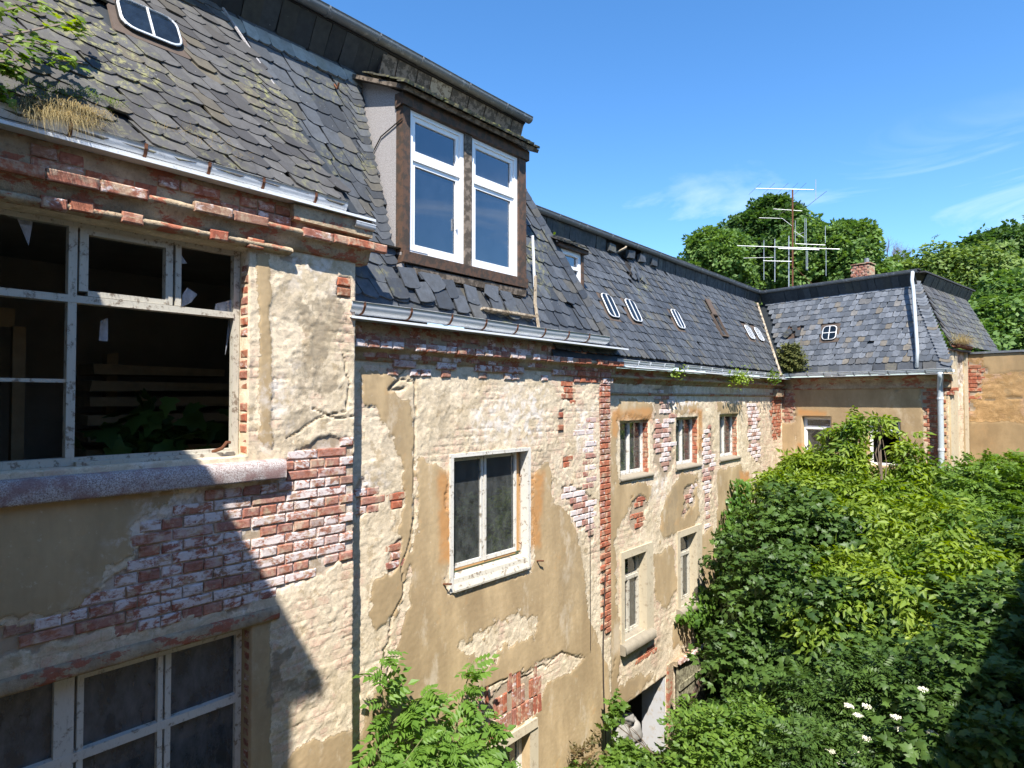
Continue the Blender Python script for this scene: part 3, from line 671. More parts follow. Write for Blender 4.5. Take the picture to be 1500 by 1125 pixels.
# brick jamb right of the big window (red bricks with open joints)
JF = Frame((0, 2.06, 0), (1, 0, 0), (0, -1, 0))
k = 0; z = -.36
while z < .98:
    me = brick_mesh(.105, .058, .05, 300+k % 5); me.materials.append(MT['brickred' if k % 3 == 0 else 'brick'])
    o = bpy.data.objects.new('brick', me); COL.objects.link(o); adopt(o, wall1)
    o.matrix_basis = Matrix.Translation((X1-.055+random.uniform(-.006, .006), 2.056+random.uniform(-.006, .008), z)) @ Matrix(((-1, 0, 0), (0, -1, 0), (0, 0, 1))).to_4x4(); z += BH; k += 1
z = -1.68
while z > -3.2:
    me = brick_mesh(.08, .058, .05, 300+k % 5); me.materials.append(MT['brick'])
    o = bpy.data.objects.new('brick', me); COL.objects.link(o); adopt(o, wall1)
    o.matrix_basis = Matrix.Translation((X1-.05, 2.098, z)) @ Matrix(((-1, 0, 0), (0, -1, 0), (0, 0, 1))).to_4x4(); z -= BH; k += 1
# cornice: brick frieze under the gutter, projecting brick band, cove, window head moulding
co1 = sweep(M, -.9, 3.06, [(.10, 1.462), (.235, 1.462), (.225, 1.40), (.220, 1.30), (.215, 1.285), (.285, 1.275), (.292, 1.25), (.280, 1.235), (.245, 1.215), (.225, 1.17), (.205, 1.125), (.10, 1.12)], .02, .008, 'cornice', 'cornice', T1, 3)
sweep(M, -.9, 2.36, [(.10, 1.132), (.245, 1.13), (.262, 1.115), (.255, 1.095), (.215, 1.082), (.10, 1.08)], .012, .010, 'window_head_moulding', 'cornice', T1, 9)
a = -.2
while a < 3.02:
    if random.random() > .12: place_brick(M, a+.13, 1.262+random.uniform(-.004, .004), .305+random.uniform(-.012, .008), 's', 'brickred' if random.random() < .45 else 'brick', co1)
    a += .262
for r_, zz in enumerate((1.322, 1.396)):
    a = .0+(.13 if r_ else 0)
    while a < 2.75:
        kind = 's' if random.random() < .6 else 'h'; L_ = .262 if kind == 's' else .131
        if random.random() > .10+.45*(a < .55)+.3*(a > 2.45): place_brick(M, a+L_/2, zz, .236+random.uniform(-.006, .01), kind, 'brickred' if random.random() < .2 else 'brick', co1)
        a += L_
for a in np.arange(.9, 2.2, .131):
    if random.random() < .55: place_brick(M, a, 1.118+random.uniform(-.01, .01), .262+random.uniform(-.01, .006), 'h', 'brickred' if random.random() < .5 else 'brick', co1)
place_brick(M, 2.93, 1.262, .312, 's', 'brickred', co1)
# grey board and zinc sheet at the cornice end
MB().fbox(M, 2.35, 3.03, .19, .30, 1.325, 1.455, .012).build('cornice_block', 'cornice', co1)
MB().fbox(M, -.9, 3.04, .10, .345, 1.464, 1.470).fbox(M, -.9, 3.04, .340, .347, 1.456, 1.476).build('zinc_flashing', 'zinc', T1)
gg = gutter(M, .40, 2.78, .262, 1.552, .074, 'zinc', T1, .42, 0.004, seed=2)
gutter(M, 2.86, 3.05, .30, 1.42, .035, 'zinc', T1, 0, 0, seed=3)
# granite sill
sweep(M, -.5, 2.318, [(.12, -.432), (.250, -.440), (.268, -.452), (.270, -.50), (.268, -.565), (.262, -.578), (.12, -.582)], .012, .004, 'window_sill', 'granite', T1, 21)
# big broken window
fw1 = MB(); o0, o1 = .0, .055
P_ = lambda a0, a1, z0, z1, e=0: fw1.fbox(M, a0, a1, o0-e, o1+e, z0, z1, .0015)
P_(-.1, 2.055, 1.045, 1.078); P_(2.012, 2.055, -.40, 1.045); P_(-.1, 2.055, -.40, -.352, .004)
P_(1.015, 1.06, -.35, 1.045, .006); P_(1.072, 1.118, .66, 1.045, .002)
P_(-.1, 2.012, .585, .628, .010); P_(1.118, 1.585, .632, .665, .003); P_(1.118, 1.585, 1.012, 1.045, .003)
P_(1.556, 1.60, .632, 1.045, .003); P_(1.618, 1.655, .632, 1.045, .001); P_(-.1, 1.015, .10, .122, -.012)
W1 = fw1.build('window', 'oldwhite', T1, 'large weathered window frame with its glass broken out')
MB().fbox(M, 1.06, 2.012, -.02, .115, -.402, -.372, .003).build('sill_board', 'oldwhite', W1)
def shard(pts, X=.02):
    q = [Vector((X, *M.px(p, X)[:1], M.px(p, X)[1])) for p in pts]; MB().prism(q, (-.004, 0, 0)).build('shard', 'shard', W1)
shard([(266, 450), (267, 432), (274, 421), (289, 431), (280, 443)]); shard([(314, 455), (316, 445), (336, 440), (353, 431), (352, 458)])
shard([(266, 386), (266, 374), (274, 386)]); shard([(22, 312), (50, 314), (42, 360)], .0); shard([(341, 425), (337, 445), (330, 520), (334, 500), (341, 460)], -.03)
shard([(147, 470), (158, 466), (158, 500), (145, 499)], -.1)
MB().tube([M.p(1.86, .09, -.365), M.p(1.90, .15, -.34), M.p(1.93, .155, -.30), M.p(1.955, .15, -.302)], .012, 6).build('window_stay', 'rust', W1)
# lower window, white bars, grimy panes
W2f = MB(); P2 = lambda a0, a1, z0, z1, e=0: W2f.fbox(M, a0, a1, .0-e, .05+e, z0, z1, .001)
P2(-.1, 2.10, -1.655, -1.60); P2(2.06, 2.10, -3.6, -1.655); P2(.985, 1.085, -3.6, -1.655, .005); P2(1.10, 1.135, -3.6, -1.655); P2(1.135, 2.06, -1.69, -1.655)
P2(1.545, 1.575, -3.6, -1.69, .004); P2(1.59, 1.625, -3.6, -1.69, .002)
for z in (-2.14, -2.72, -3.25): P2(-.1, 2.06, z-.028, z+.028, .008)
W2 = W2f.build('window', 'whitewood', T1, 'lower window with flaking white bars and grimy panes')
for (p0, p1) in ((-.1, .985), (1.135, 1.545), (1.625, 2.06)):
    for (q0, q1) in ((-2.112, -1.66), (-2.692, -2.168), (-3.222, -2.748)):
        MB().fbox(M, p0, p1, .008, .014, q0, q1).build('pane', 'glassgrey', W2)
sweep(M, -.5, 2.30, [(.14, -1.602), (.215, -1.602), (.222, -1.585), (.222, -1.53), (.212, -1.515), (.14, -1.512)], .02, .005, 'lintel_moulding', 'cornice', T1, 33)
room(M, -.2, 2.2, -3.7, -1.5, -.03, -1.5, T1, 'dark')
# room behind the broken window
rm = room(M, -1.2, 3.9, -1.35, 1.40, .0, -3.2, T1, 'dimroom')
RI = MB()
for k in range(9):
    zz = -1.0+k*.155; RI.fbox(M, 1.5+.03*k, 3.6-.08*k, -2.3-.05*k, -1.5-.09*k, zz, zz+.09, .012)
RI.build('timber_stack', 'plankdim', rm)
MB().fbox(M, .70, .82, -2.0, -1.9, -1.35, .75, .004).fbox(M, .82, 1.12, -2.0, -1.96, .60, .75, .004).fbox(M, 1.10, 1.18, -2.0, -1.9, -1.35, .60, .004).build('door_post', 'plankdim', rm)
MB().fbox(M, .86, .93, -1.95, -1.92, -.1, .35).build('cable_box', 'dimroom', rm)
MB().fbox(M, 1.9, 2.0, -2.5, -2.4, -.35, .45, .01).build('upright_post', 'plankdim', rm)
# ---- roof of the nearest block
SF1 = slope_frame(M, .30, 1.545, -.72, 3.30); 
fold = lambda s: 2.83-(s/SF1[4])*.62
quad('roof', [SF1[0]+SF1[1]*a+SF1[2]*s-SF1[3]*.012 for a, s in ((-1, -.05), (2.9, -.05), (2.28, SF1[4]), (-1, SF1[4]))], 'slatedark', T1)
roof1 = bpy.data.objects['roof']
quad('roof_return', [(.30, 2.90, 1.50), (-.1, 2.90, 1.46), (-.72, 2.28, 3.25), (-.70, 2.24, 3.25)], 'slatedark', T1)
slates(SF1, .2, 2.9, SF1[4]-.10, lambda a, s: a < fold(s)+.02, .138, .112, .66, 'slatemossy', roof1, 3, .02, holes=[(1.56, 1.30, .25, .22)], rotb=-.04, jit=1.6)
skylight(SF1, 1.56, 1.30, .40, .33, roof1, 1, 'zinc')
for s in (.0,):
    for a in np.arange(.5, 2.8, .27): loose_slate(SF1[0]+SF1[1]*a+SF1[2]*(-.03)+SF1[3]*.004, SF1[1], SF1[2], SF1[3], .26, .15, 0, 'slatemossy', roof1, 0, int(a*10))
MB().tube([SF1[0]+SF1[1]*(fold(s)+.015)+SF1[2]*s+SF1[3]*.018 for s in np.linspace(SF1[4]*.55, SF1[4], 6)], .012, 5).build('fold_flashing', 'lead', roof1)
# tower wing behind the viewpoint whose eave shades the lower left of the wall
TW = thing('building', 'rendered projecting bay left of the viewpoint shading the big window', 'building', (1.5, -2.5, GZ))
MB().fbox(M, -5.5, -.525, .0, 2.87, GZ, 3.46).build('wall', 'render', TW)
MB().fbox(M, -5.6, -.40, .0, 2.995, 3.46, 3.58).build('eave', 'greywood', TW)
MB().add([(-2, -.40, 3.58), (2.995, -.40, 3.58), (2.995, -5.6, 3.58), (-2, -5.6, 3.58), (-2, -3, 4.6), (1.8, -3, 4.6)], [(0, 1, 5, 4), (1, 2, 5), (2, 3, 4, 5)]).build('roof', 'slatedark', TW)
# east range across the yard, behind and right of the viewpoint
EW = thing('building', 'rendered range across the yard shading the shrubs at lower right', 'building', (9, 4, GZ))
MB().fbox(M, -8, 16.5, 6.4, 11, GZ, 2.1).build('wall', 'render', EW)
MB().add([(6.2, -8.2, 2.1), (6.2, 16.6, 2.1), (11.2, 16.6, 2.1), (11.2, -8.2, 2.1), (8.7, -8.2, 3.1), (8.7, 16.6, 3.1)], [(0, 4, 5, 1), (2, 5, 4, 3), (0, 3, 4), (1, 5, 2), (0, 1, 2, 3)]).build('roof', 'slatedark', EW)

# ================================================================== MIDDLE BLOCK (dormer)
T2 = thing('building', 'middle tan plastered block with white framed dormer in its slate mansard', 'building', (0, 5.1, GZ))
s2 = lambda pts: M.poly(pts, 0.)
OPW2 = (4.22, 5.40, -1.86, -.575); OPB2 = (4.45, 5.42, -5.0, -3.70)
z2 = [('skin', s2([(528, 535), (562, 548), (575, 560), (570, 575), (600, 585), (606, 640), (604, 760), (590, 880), (578, 905), (566, 880), (585, 800), (592, 720), (575, 640), (548, 600), (528, 590)]), .05),
      ('skin', s2([(612, 672), (640, 676), (655, 690), (655, 870), (780, 842), (780, 690), (800, 678), (806, 700), (808, 740), (835, 752), (846, 800), (856, 850), (858, 900), (880, 955), (893, 985), (893, 1300), (522, 1300), (522, 1090), (550, 1010), (575, 985), (600, 870), (608, 760)]), .05),
      ('skin', s2([(545, 850), (580, 840), (575, 900), (548, 930), (538, 900)]), .05),
      ('skin', s2([(526, 1085), (545, 1060), (560, 1040), (590, 1125), (524, 1300)]), .05),
      ('under', s2([(664, 950), (700, 935), (740, 905), (770, 895), (788, 915), (780, 935), (745, 945), (720, 975), (690, 965)]), .12),
      ('under', s2([(700, 1010), (735, 992), (770, 985), (795, 966), (822, 954), (858, 962), (835, 985), (800, 1000), (795, 1010), (788, 1045), (710, 1090), (690, 1050)]), .04),
      ('brick', s2([(710, 1020), (760, 985), (790, 1000), (788, 1040), (735, 1075), (700, 1085)]), .05),
      ('brick', s2([(570, 725), (590, 722), (592, 742), (572, 745)]), .02), ('brick', s2([(572, 800), (585, 790), (580, 830), (570, 840)]), .03), ('brick', s2([(522, 690), (545, 722), (540, 745), (522, 760)]), .05),
      ('brick', s2([(824, 555), (840, 556), (842, 590), (826, 585)]), .04), ('brick', s2([(818, 600), (826, 600), (826, 640), (818, 640)]), .02), ('brick', s2([(824, 670), (832, 668), (832, 684), (824, 686)]), .01),
      ('brick', s2([(818, 712), (850, 715), (868, 735), (868, 790), (845, 770), (835, 745)]), .06),
      ('brick', s2([(878, 545), (894, 545), (894, 935), (885, 935), (879, 800)]), .02),
      ('orange', s2([(640, 690), (660, 690), (660, 820), (642, 820)]), .03), ('orange', s2([(772, 690), (795, 690), (790, 800), (772, 805)]), .03),
      ('stain_shade', s2([(560, 640), (590, 640), (580, 670), (558, 675)]), .08, .35), ('stain_shade', s2([(790, 655), (812, 645), (800, 680), (782, 690)]), .06, .5), ('stain_shade', s2([(640, 580), (655, 560), (655, 600), (645, 640)]), .06, .4),
      ('stain_shade', s2([(540, 690), (580, 680), (570, 720), (540, 730)]), .1, .35), ('stain_shade', s2([(820, 840), (850, 780), (860, 880), (830, 900)]), .12, .25),
      ('white', s2([(700, 600), (740, 575), (800, 570), (800, 640), (740, 650), (690, 640)]), .1), ('white', s2([(520, 690), (560, 680), (560, 730), (520, 740)]), .1), ('white', s2([(845, 600), (865, 600), (865, 660), (845, 660)]), .05)]
cr2 = [(s2([(606, 500), (604, 520), (592, 540), (580, 552), (606, 560), (608, 600), (605, 690), (606, 760), (598, 800), (586, 830), (590, 870), (572, 905), (570, 940), (562, 950), (566, 985), (545, 1060), (540, 1125)]), .008),
       (s2([(707, 1010), (735, 995), (757, 990), (762, 996), (795, 972), (800, 975), (822, 955), (852, 965)]), .008), (s2([(583, 556), (570, 572), (590, 568)]), .016), 
       (s2([(600, 520), (606, 560), (608, 600)]), .012)]
wall2 = wall('wall', M, 0., 2.955, 7.152, GZ, .675, .014, [OPW2, OPB2], z2, cr2, T2, depth=.13, seed=5, thin=1.1)
# individual bricks laid bare
qz = .22; k = 0
while qz > -3.1:      # red quoin at the outer corner
    w_ = (.262, .131)[k % 2]*(1 if qz > -2.7 else .6); red = 'brickred' if qz < -.8 or random.random() < .15 else 'brick'
    if k % 2: 
        place_brick(M, 7.145-.065, qz, .022, 'h', red, wall2)
        if qz > -1.9: place_brick(M, 7.145-.196, qz, .018, 'h', 'brick' if random.random() < .5 else red, wall2)
    else: place_brick(M, 7.145-.131, qz, .022, 's', red, wall2)
    qz -= BH; k += 1
nb = 0
for pl, mt in ((([(568, 722), (592, 720), (594, 745), (570, 748)]), 'brickred'), ([(570, 798), (586, 788), (582, 832), (568, 842)], 'brick'), ([(521, 688), (548, 715), (545, 745), (521, 765)], 'brickwhite'),
               ([(822, 553), (842, 554), (844, 592), (824, 588)], 'brickred'), ([(817, 598), (828, 598), (828, 642), (817, 642)], 'brickred'), ([(822, 668), (834, 666), (834, 686), (822, 688)], 'brickred'),
               ([(818, 712), (850, 715), (870, 735), (870, 790), (845, 770), (835, 745)], 'brickpale'), ([(845, 620), (868, 610), (872, 720), (855, 715)], 'brickpale')):
    nb += bricks_in(M, 0., [s2(pl)], wall2, mt, .012, .03, 5, .0)
# soldier course over the basement window
a = 4.35
while a < 5.62:
    for zz, sk_ in ((-3.50, .05), (-3.285, .12), (-3.08, .55)):
        if random.random() > sk_: place_brick(M, a, zz+random.uniform(-.01, .01), .014+random.uniform(-.004, .006), 'v', 'brickred' if random.random() < .35 else 'brick', wall2, rot=-.03)
    a += .074
# cornice
co2 = sweep(M, 2.955, 7.24, [(-.1, .672), (.035, .672), (.03, .60), (.032, .52), (.035, .505), (.105, .497), (.112, .475), (.10, .455), (.06, .435), (.035, .40), (.03, .34), (-.1, .33)], .02, .006, 'cornice', 'cornice', T2, 13)
a = 3.0
while a < 7.2:
    if random.random() > .08: place_brick(M, a+.065, .477+random.uniform(-.003, .003), .128+random.uniform(-.010, .006), 'h', 'brickred' if a > 6.1 else ('brickwhite' if random.random() < .5 else 'brick'), co2)
    a += .131
for r_, (zz, dens) in enumerate(((.60, .5), (.53, .45), (.40, .55), (.325, .55), (.25, .22))):
    a = 3.0+.07*r_
    while a < 7.1:
        kind = 's' if (r_ % 2) else 'h'; L_ = .262 if kind == 's' else .131
        rr_ = a > 6.2
        if random.random() < (dens if not rr_ else .95): place_brick(M, a+L_/2, zz, .042+random.uniform(-.006, .006)-(.015 if zz < .3 else 0), kind, 'brickred' if rr_ and random.random() < .7 else ('brickwhite' if random.random() < .6 else 'brick'), co2)
        a += L_
MB().fbox(M, 2.90, 7.28, -.05, .22, .672, .679).fbox(M, 2.90, 7.28, .215, .222, .664, .684).build('zinc_flashing', 'zinc', T2)
gutter(M, 2.90, 6.80, .145, .790, .084, 'zinc', T2, .44, .006, seed=8)
# window with outer timber casing and set-back casements
c = MB(); P3 = lambda a0, a1, z0, z1, q0=-.09, q1=.030: c.fbox(M, a0, a1, q0, q1, z0, z1, .0015)
P3(4.18, 4.225, -1.904, -.547); P3(5.385, 5.43, -1.904, -.547); P3(4.225, 5.385, -.582, -.546)
CS = c.build('window', 'whitewood', T2, 'tan block window in a flaking white timber casing')
cb = MB(); cb.prism([M.p(4.225, -.09, -1.76), M.p(4.225, .01, -1.785), M.p(4.225, .02, -1.83), M.p(4.225, .05, -1.885), M.p(4.225, .05, -1.904), M.p(4.225, -.09, -1.904)], (0, 1.16, 0)); cb.build('sill', 'oldwhite', CS)
MB().fbox(M, 4.245, 4.262, -.22, -.09, -1.72, -.585).fbox(M, 5.30, 5.366, -.22, -.10, -1.72, -.585).fbox(M, 4.245, 5.366, -.22, -.09, -.602, -.586).fbox(M, 4.262, 5.30, -.22, -.09, -1.74, -1.715).build('reveal', 'orangereveal', CS)
sash = window(M, 4.262, 5.30, -1.715, -.602, -.10, CS, (), (), .012, .01, 'whitewood', 'glass', .05, cur=None, roomd=1.6, roommat='dimroom') if 0 else None
def casement(fr, a0, a1, z0, z1, out, parent, mat='whitewood', gl='glass', w_=.034):
    b = MB(); b.fbox(fr, a0, a0+w_, out-.04, out, z0, z1, .001); b.fbox(fr, a1-w_, a1, out-.04, out, z0, z1, .001); b.fbox(fr, a0+w_, a1-w_, out-.04, out-.002, z0, z0+w_*1.2); b.fbox(fr, a0+w_, a1-w_, out-.04, out-.002, z1-w_, z1)
    s_ = b.build('casement', mat, parent); MB().fbox(fr, a0+w_, a1-w_, out-.024, out-.020, z0+w_, z1-w_).build('pane', gl, parent); return s_
casement(M, 4.262, 4.765, -1.715, -.60, -.085, CS); casement(M, 4.775, 5.305, -1.715, -.60, -.080, CS)
room(M, 4.2, 5.42, -1.76, -.56, -.225, -1.4, CS, 'dimroom')
MB().fbox(M, 4.25, 4.50, -.24, -.235, -1.72, -1.1).build('blind', 'curtain', CS)
n = 12; vs = []
for i in range(n+1): a = 4.98+.26*i/n; vs += [M.p(a, -.34+.02*math.sin(i*2), -1.72), M.p(a+.02, -.34+.02*math.sin(i*2+1), -.60)]
MB().add(vs, [(2*i, 2*i+2, 2*i+3, 2*i+1) for i in range(n)]).build('curtain', 'curtain', CS)
for zz in (-.86, -1.62): MB().tube([M.p(5.33, -.07, zz), M.p(5.352, -.05, zz-.02), M.p(5.366, -.06, zz)], .006, 5).build('hinge', 'rust', CS)
for q in ((4.10, -1.80), (5.55, -1.86)): MB().tube([M.p(q[0], .0, q[1]), M.p(q[0]+.01, .06, q[1]+.01), M.p(q[0]+.06, .07, q[1])], .010, 5).build('shutter_hook', 'rust', T2)
# basement window with stone lintel
b = MB(); b.prism([M.p(4.35, .0, -3.62), M.p(4.35, .045, -3.62), M.p(4.35, .05, -3.72), M.p(4.35, 0, -3.73)], (0, 1.18, 0)); b.build('lintel', 'ledge', T2)
MB().fbox(M, 5.42, 5.56, -.02, .03, -5.2, -3.73, .003).build('jamb', 'ledge', T2)
window(M, 4.45, 5.42, -5.0, -3.73, -.10, T2, (4.93,), (), .05, .03, 'whitewood', 'glass')
MB().tube([M.p(6.93, .045, z)+Vector((0, .03*math.sin(z*2.3), 0)) for z in np.linspace(-2.3, -5.2, 16)], .007, 5).build('cable', 'cable', T2)
MB().tube([M.p(6.62, .035, z) for z in np.linspace(-1.4, -3.2, 5)], .003, 4).build('wire', 'cable', T2)
# ---- roof
SF2 = slope_frame(M, .10, .76, -.72, 3.30); L2 = SF2[4]
hip = lambda s: 7.02-.541*s
SX = lambda s: .10-.82*s/L2
quad('roof', [SF2[0]+SF2[1]*a+SF2[2]*s-SF2[3]*.012 for a, s in ((2.97, 0), (7.06, 0), (hip(L2), L2), (1.9, L2), (2.30, L2*.9), (2.88, .92))], 'slatedark', T2)
roof2 = bpy.data.objects['roof.003'] if 'roof.003' in bpy.data.objects else None
roof2 = [o for o in bpy.data.objects if o.name.startswith('roof') and o.parent == T2][0]
quad('roof_end', [(.10, 7.06, .76), (-2.5, 7.06, .76), (-2.5, hip(L2), 3.3), (-.72, hip(L2), 3.3)], 'slatedark', T2)
DY0, DY1, DX = 3.58, 5.36, .02        # dormer extent and front plane
dz0 = 1.32; sof = lambda z: (z-.76)/2.54*L2
inreg2 = lambda a, s: (a > 2.5 or s*.942 > 0) and a < hip(s)-.05 and (a > fold(max(0., ((.76+s*.952)-1.545)/1.755*SF1[4]))-.02 or s < .66) and not (DY0-.03 < a < DY1+.05 and s > sof(dz0)-.30) and (s > .95 or a > 2.97)
slates(SF2, 2.2, 7.0, L2-.22, inreg2, .165, .165, .52, 'slate', roof2, 5, .13, maxn=170, jit=1.3, rotb=-.06)
for a in np.arange(2.9, 6.95, .30): loose_slate(SF2[0]+SF2[1]*(a+.15)+SF2[2]*(-.02)+SF2[3]*.004, SF2[1], SF2[2], SF2[3], .30, .2, 0, 'slate', roof2, 0, int(a*10))
for a in np.arange(2.24, 3.60, .112): loose_slate(SF2[0]+SF2[1]*a+SF2[2]*(L2-.225)+SF2[3]*.022, SF2[1], SF2[2], SF2[3], .112, .16, 0, 'slatelight', roof2, 0, int(a*20))
for i, s in enumerate(np.arange(.05, L2-.1, .105)):    # curved border slates along the hip
    loose_slate(SF2[0]+SF2[1]*(hip(s)-.07)+SF2[2]*s+SF2[3]*(.020), SF2[1], SF2[2], SF2[3], .17, .17, .40, 'slate', roof2, .06, i)
for i, s in enumerate(np.arange(sof(dz0)-.1, L2-.25, .085)):  # border slates against the dormer cheek
    loose_slate(SF2[0]+SF2[1]*(DY0-.085)+SF2[2]*s+SF2[3]*(.022), SF2[1], SF2[2], SF2[3], .15, .13, .35, 'slate', roof2, .05, i)
# slipped slates and bare battens under the dormer
rs = random.Random(5)
for k, (px, py, w_, ln, ro) in enumerate([(604, 402, .17, .22, .2), (622, 412, .18, .22, .3), (640, 428, .22, .24, .5), (662, 440, .15, .2, .1), (690, 448, .17, .2, -.1), (715, 440, .20, .22, -.4), (741, 442, .18, .22, .2), (728, 462, .18, .2, 0), (600, 425, .2, .2, .1), (650, 455, .2, .2, .05), (623, 445, .2, .2, .2), (676, 462, .18, .2, .0), (585, 440, .2, .2, .1), (700, 470, .18, .2, .05), (750, 470, .18, .2, .05), (748, 452, .17, .22, .3)]):
    r = ray(px, py); k_ = (SF2[0]-Vector((CX, 0, 0))).dot(SF2[3])/r.dot(SF2[3]); P = Vector((CX, 0, 0))+r*k_
    loose_slate(P+SF2[3]*(.03+.004*(k % 3)), SF2[1], SF2[2], SF2[3], w_, ln, ro, 'slate', roof2, rs.uniform(-.02, .10), 40+k)
for i, s in enumerate((.44, .54, .62)): MB().box(SF2[0]+SF2[1]*4.75+SF2[2]*s+SF2[3]*.006, SF2[1]*.62, SF2[2]*.035, SF2[3]*.012, .004).build('batten', 'greywood', roof2)
MB().tube([SF2[0]+SF2[1]*3.24+SF2[2]*(L2-.33)+SF2[3]*.03, SF2[0]+SF2[1]*3.24+SF2[2]*(L2-.40)+SF2[3]*.06, SF2[0]+SF2[1]*3.24+SF2[2]*(L2-.36)+SF2[3]*.10], .010, 5).build('roof_hook', 'rust', roof2)
b = MB(); o = SF2[0]; b.box(o+SF2[1]*4.95+SF2[2]*.16+SF2[3]*.05, SF2[1]*.42, SF2[2]*.012-SF2[1]*.0, SF2[3]*.045, .004); b.build('snow_board', 'board', roof2)
b = MB(); b.tube([(DX+.05, 5.47, 1.42), (.10, 5.42, 1.1), (.20, 5.36, .80)], .018, 4); b.build('loose_strip', 'board', roof2)
b = MB(); b.tube([(DX-.02, 5.50, 1.9), (DX+.01, 5.50, 1.30)], .016, 5); b.build('dormer_pipe', 'zinc', roof2)
# ---- dormer
D = MB()
def dbox(n_, a0, a1, x0, x1, z0, z1, mat, par, j=.003): return MB().fbox(M, a0, a1, x0, x1, z0, z1, j).build(n_, mat, par)
ck = MB().prism([(DX-.02, DY0, dz0-.1), (DX-.02, DY0, 2.85), (-.78, DY0, 3.3), (SX(sof(2.6))-.02, DY0, 2.6), (SX(sof(dz0-.1))-.03, DY0, dz0-.1)], (0, .035, 0))
DM = MB().fbox(M, DY0+.05, DY1-.05, -.66, DX-.125, dz0, 2.78).build('dormer', 'dark', T2, 'tall twin window dormer with brown timber posts and a mossy little roof')
ck.build('cheek', 'lead', DM); MB().prism([(DX-.02, DY1, dz0-.1), (-.78, DY1, dz0-.1), (-.78, DY1, 3.3), (DX-.02, DY1, 2.85)], (0, -.035, 0)).build('cheek', 'lead', DM)
MB().tube([(DX+.0, DY0-.012, 2.60), (-.3, DY0-.012, 2.52), (SX(sof(2.4)), DY0-.012, 2.40)], .006, 4).build('seam', 'iron', DM)
dbox('post', DY0, DY0+.085, DX-.10, DX, dz0+.045, 2.79, 'darkwood', DM); dbox('post', DY1-.13, DY1, DX-.10, DX, dz0+.045, 2.79, 'darkwood', DM); dbox('post', 4.385, 4.485, DX-.10, DX-.005, dz0+.045, 2.79, 'greywood', DM)
dbox('sill_beam', DY0, DY1+.02, DX-.12, DX+.02, dz0-.055, dz0+.045, 'darkwood', DM, .006); dbox('lower_beam', DY0+.12, DY1, DX-.12, DX-.0, dz0-.15, dz0-.07, 'greywood', DM, .010)
dbox('head_beam', DY0-.02, DY1+.03, DX-.10, DX+.02, 2.73, 2.85, 'darkwood', DM, .008)
def dwin(a0, a1, lab):
    b = MB(); o0, o1 = DX-.085, DX-.025; z0, z1, f_ = dz0+.05, 2.74, .050; zt = 2.29
    b.fbox(M, a0, a0+f_, o0, o1, z0, z1).fbox(M, a1-f_, a1, o0, o1, z0, z1).fbox(M, a0+f_, a1-f_, o0, o1-.001, z0, z0+f_*1.1).fbox(M, a0+f_, a1-f_, o0, o1-.001, z1-f_, z1).fbox(M, a0+f_, a1-f_, o0, o1-.002, zt-.03, zt+.03)
    f = b.build('window_frame', 'pvc', DM)
    for (y0, y1) in ((z0+f_*1.1, zt-.03), (zt+.03, z1-f_)):
        s_ = MB(); e = .042; x0, x1 = a0+f_, a1-f_; r = o1-.018
        s_.fbox(M, x0, x0+e, o0, r, y0, y1).fbox(M, x1-e, x1, o0, r, y0, y1).fbox(M, x0+e, x1-e, o0, r-.001, y0, y0+e).fbox(M, x0+e, x1-e, o0, r-.001, y1-e, y1); s_.build('sash', 'pvc', DM)
        MB().fbox(M, x0+e, x1-e, r-.025, r-.020, y0+e, y1-e).build('pane', 'glassblue', DM)
dwin(DY0+.085, 4.385, ''); dwin(4.485, DY1-.13, '')
MB().fbox(M, 4.285, 4.30, DX-.045, DX-.02, 1.72, 1.84).build('window_handle', 'pvc', DM)
# dormer roof: mossy slates, falling outward from the upper eave
dr = MB().prism([(.13, DY0-.06, 2.86), (-.62, DY0-.12, 3.20), (-.62, DY0-.12, 3.16), (.11, DY0-.06, 2.825)], (0, DY1-DY0+.16, 0)).build('dormer_roof', 'greywood', DM)
SD = (Vector((.15, 0, 2.862)), Vector((0, 1, 0)), Vector((-.72, 0, .34)).normalized()); SD = (*SD, SD[1].cross(SD[2]).normalized(), .8)
MT['slatemoss'] = slate('moss_covered_slate', (.07, .065, .05), (.12, .11, .08), .12, (.13, .13, .05))
for r_ in range(5):
    for a in np.arange(DY0-.04, DY1+.06, .105): loose_slate(SD[0]+SD[1]*(a+.03*(r_ % 2))+SD[2]*(r_*.13+random.uniform(-.02, .012))+SD[3]*(.012+.006*(r_ % 2)), SD[1], SD[2], SD[3], .108, .16, random.uniform(-.03, .03), 'slatemoss', roof2, 0, int(a*30)+r_)
for a in np.arange(DY0-.05, DY1+.05, .125): loose_slate(SD[0]+SD[1]*a+SD[2]*(random.uniform(-.03, -.012))+SD[3]*-.004, SD[1], SD[2], SD[3], .12, .10, random.uniform(-.05, .05), 'slatemoss', roof2, 0, int(a*31))
for k in range(70):
    a = random.uniform(DY0-.04, DY1+.04); q = random.uniform(.0, .5)**1.5; c = SD[0]+SD[1]*a+SD[2]*q+SD[3]*.028; MB().tube([c-SD[1]*.03, c, c+SD[1]*.03], [.004, random.uniform(.008, .016), .004], 5).build('moss', 'moss', DM) if k < 28 else None
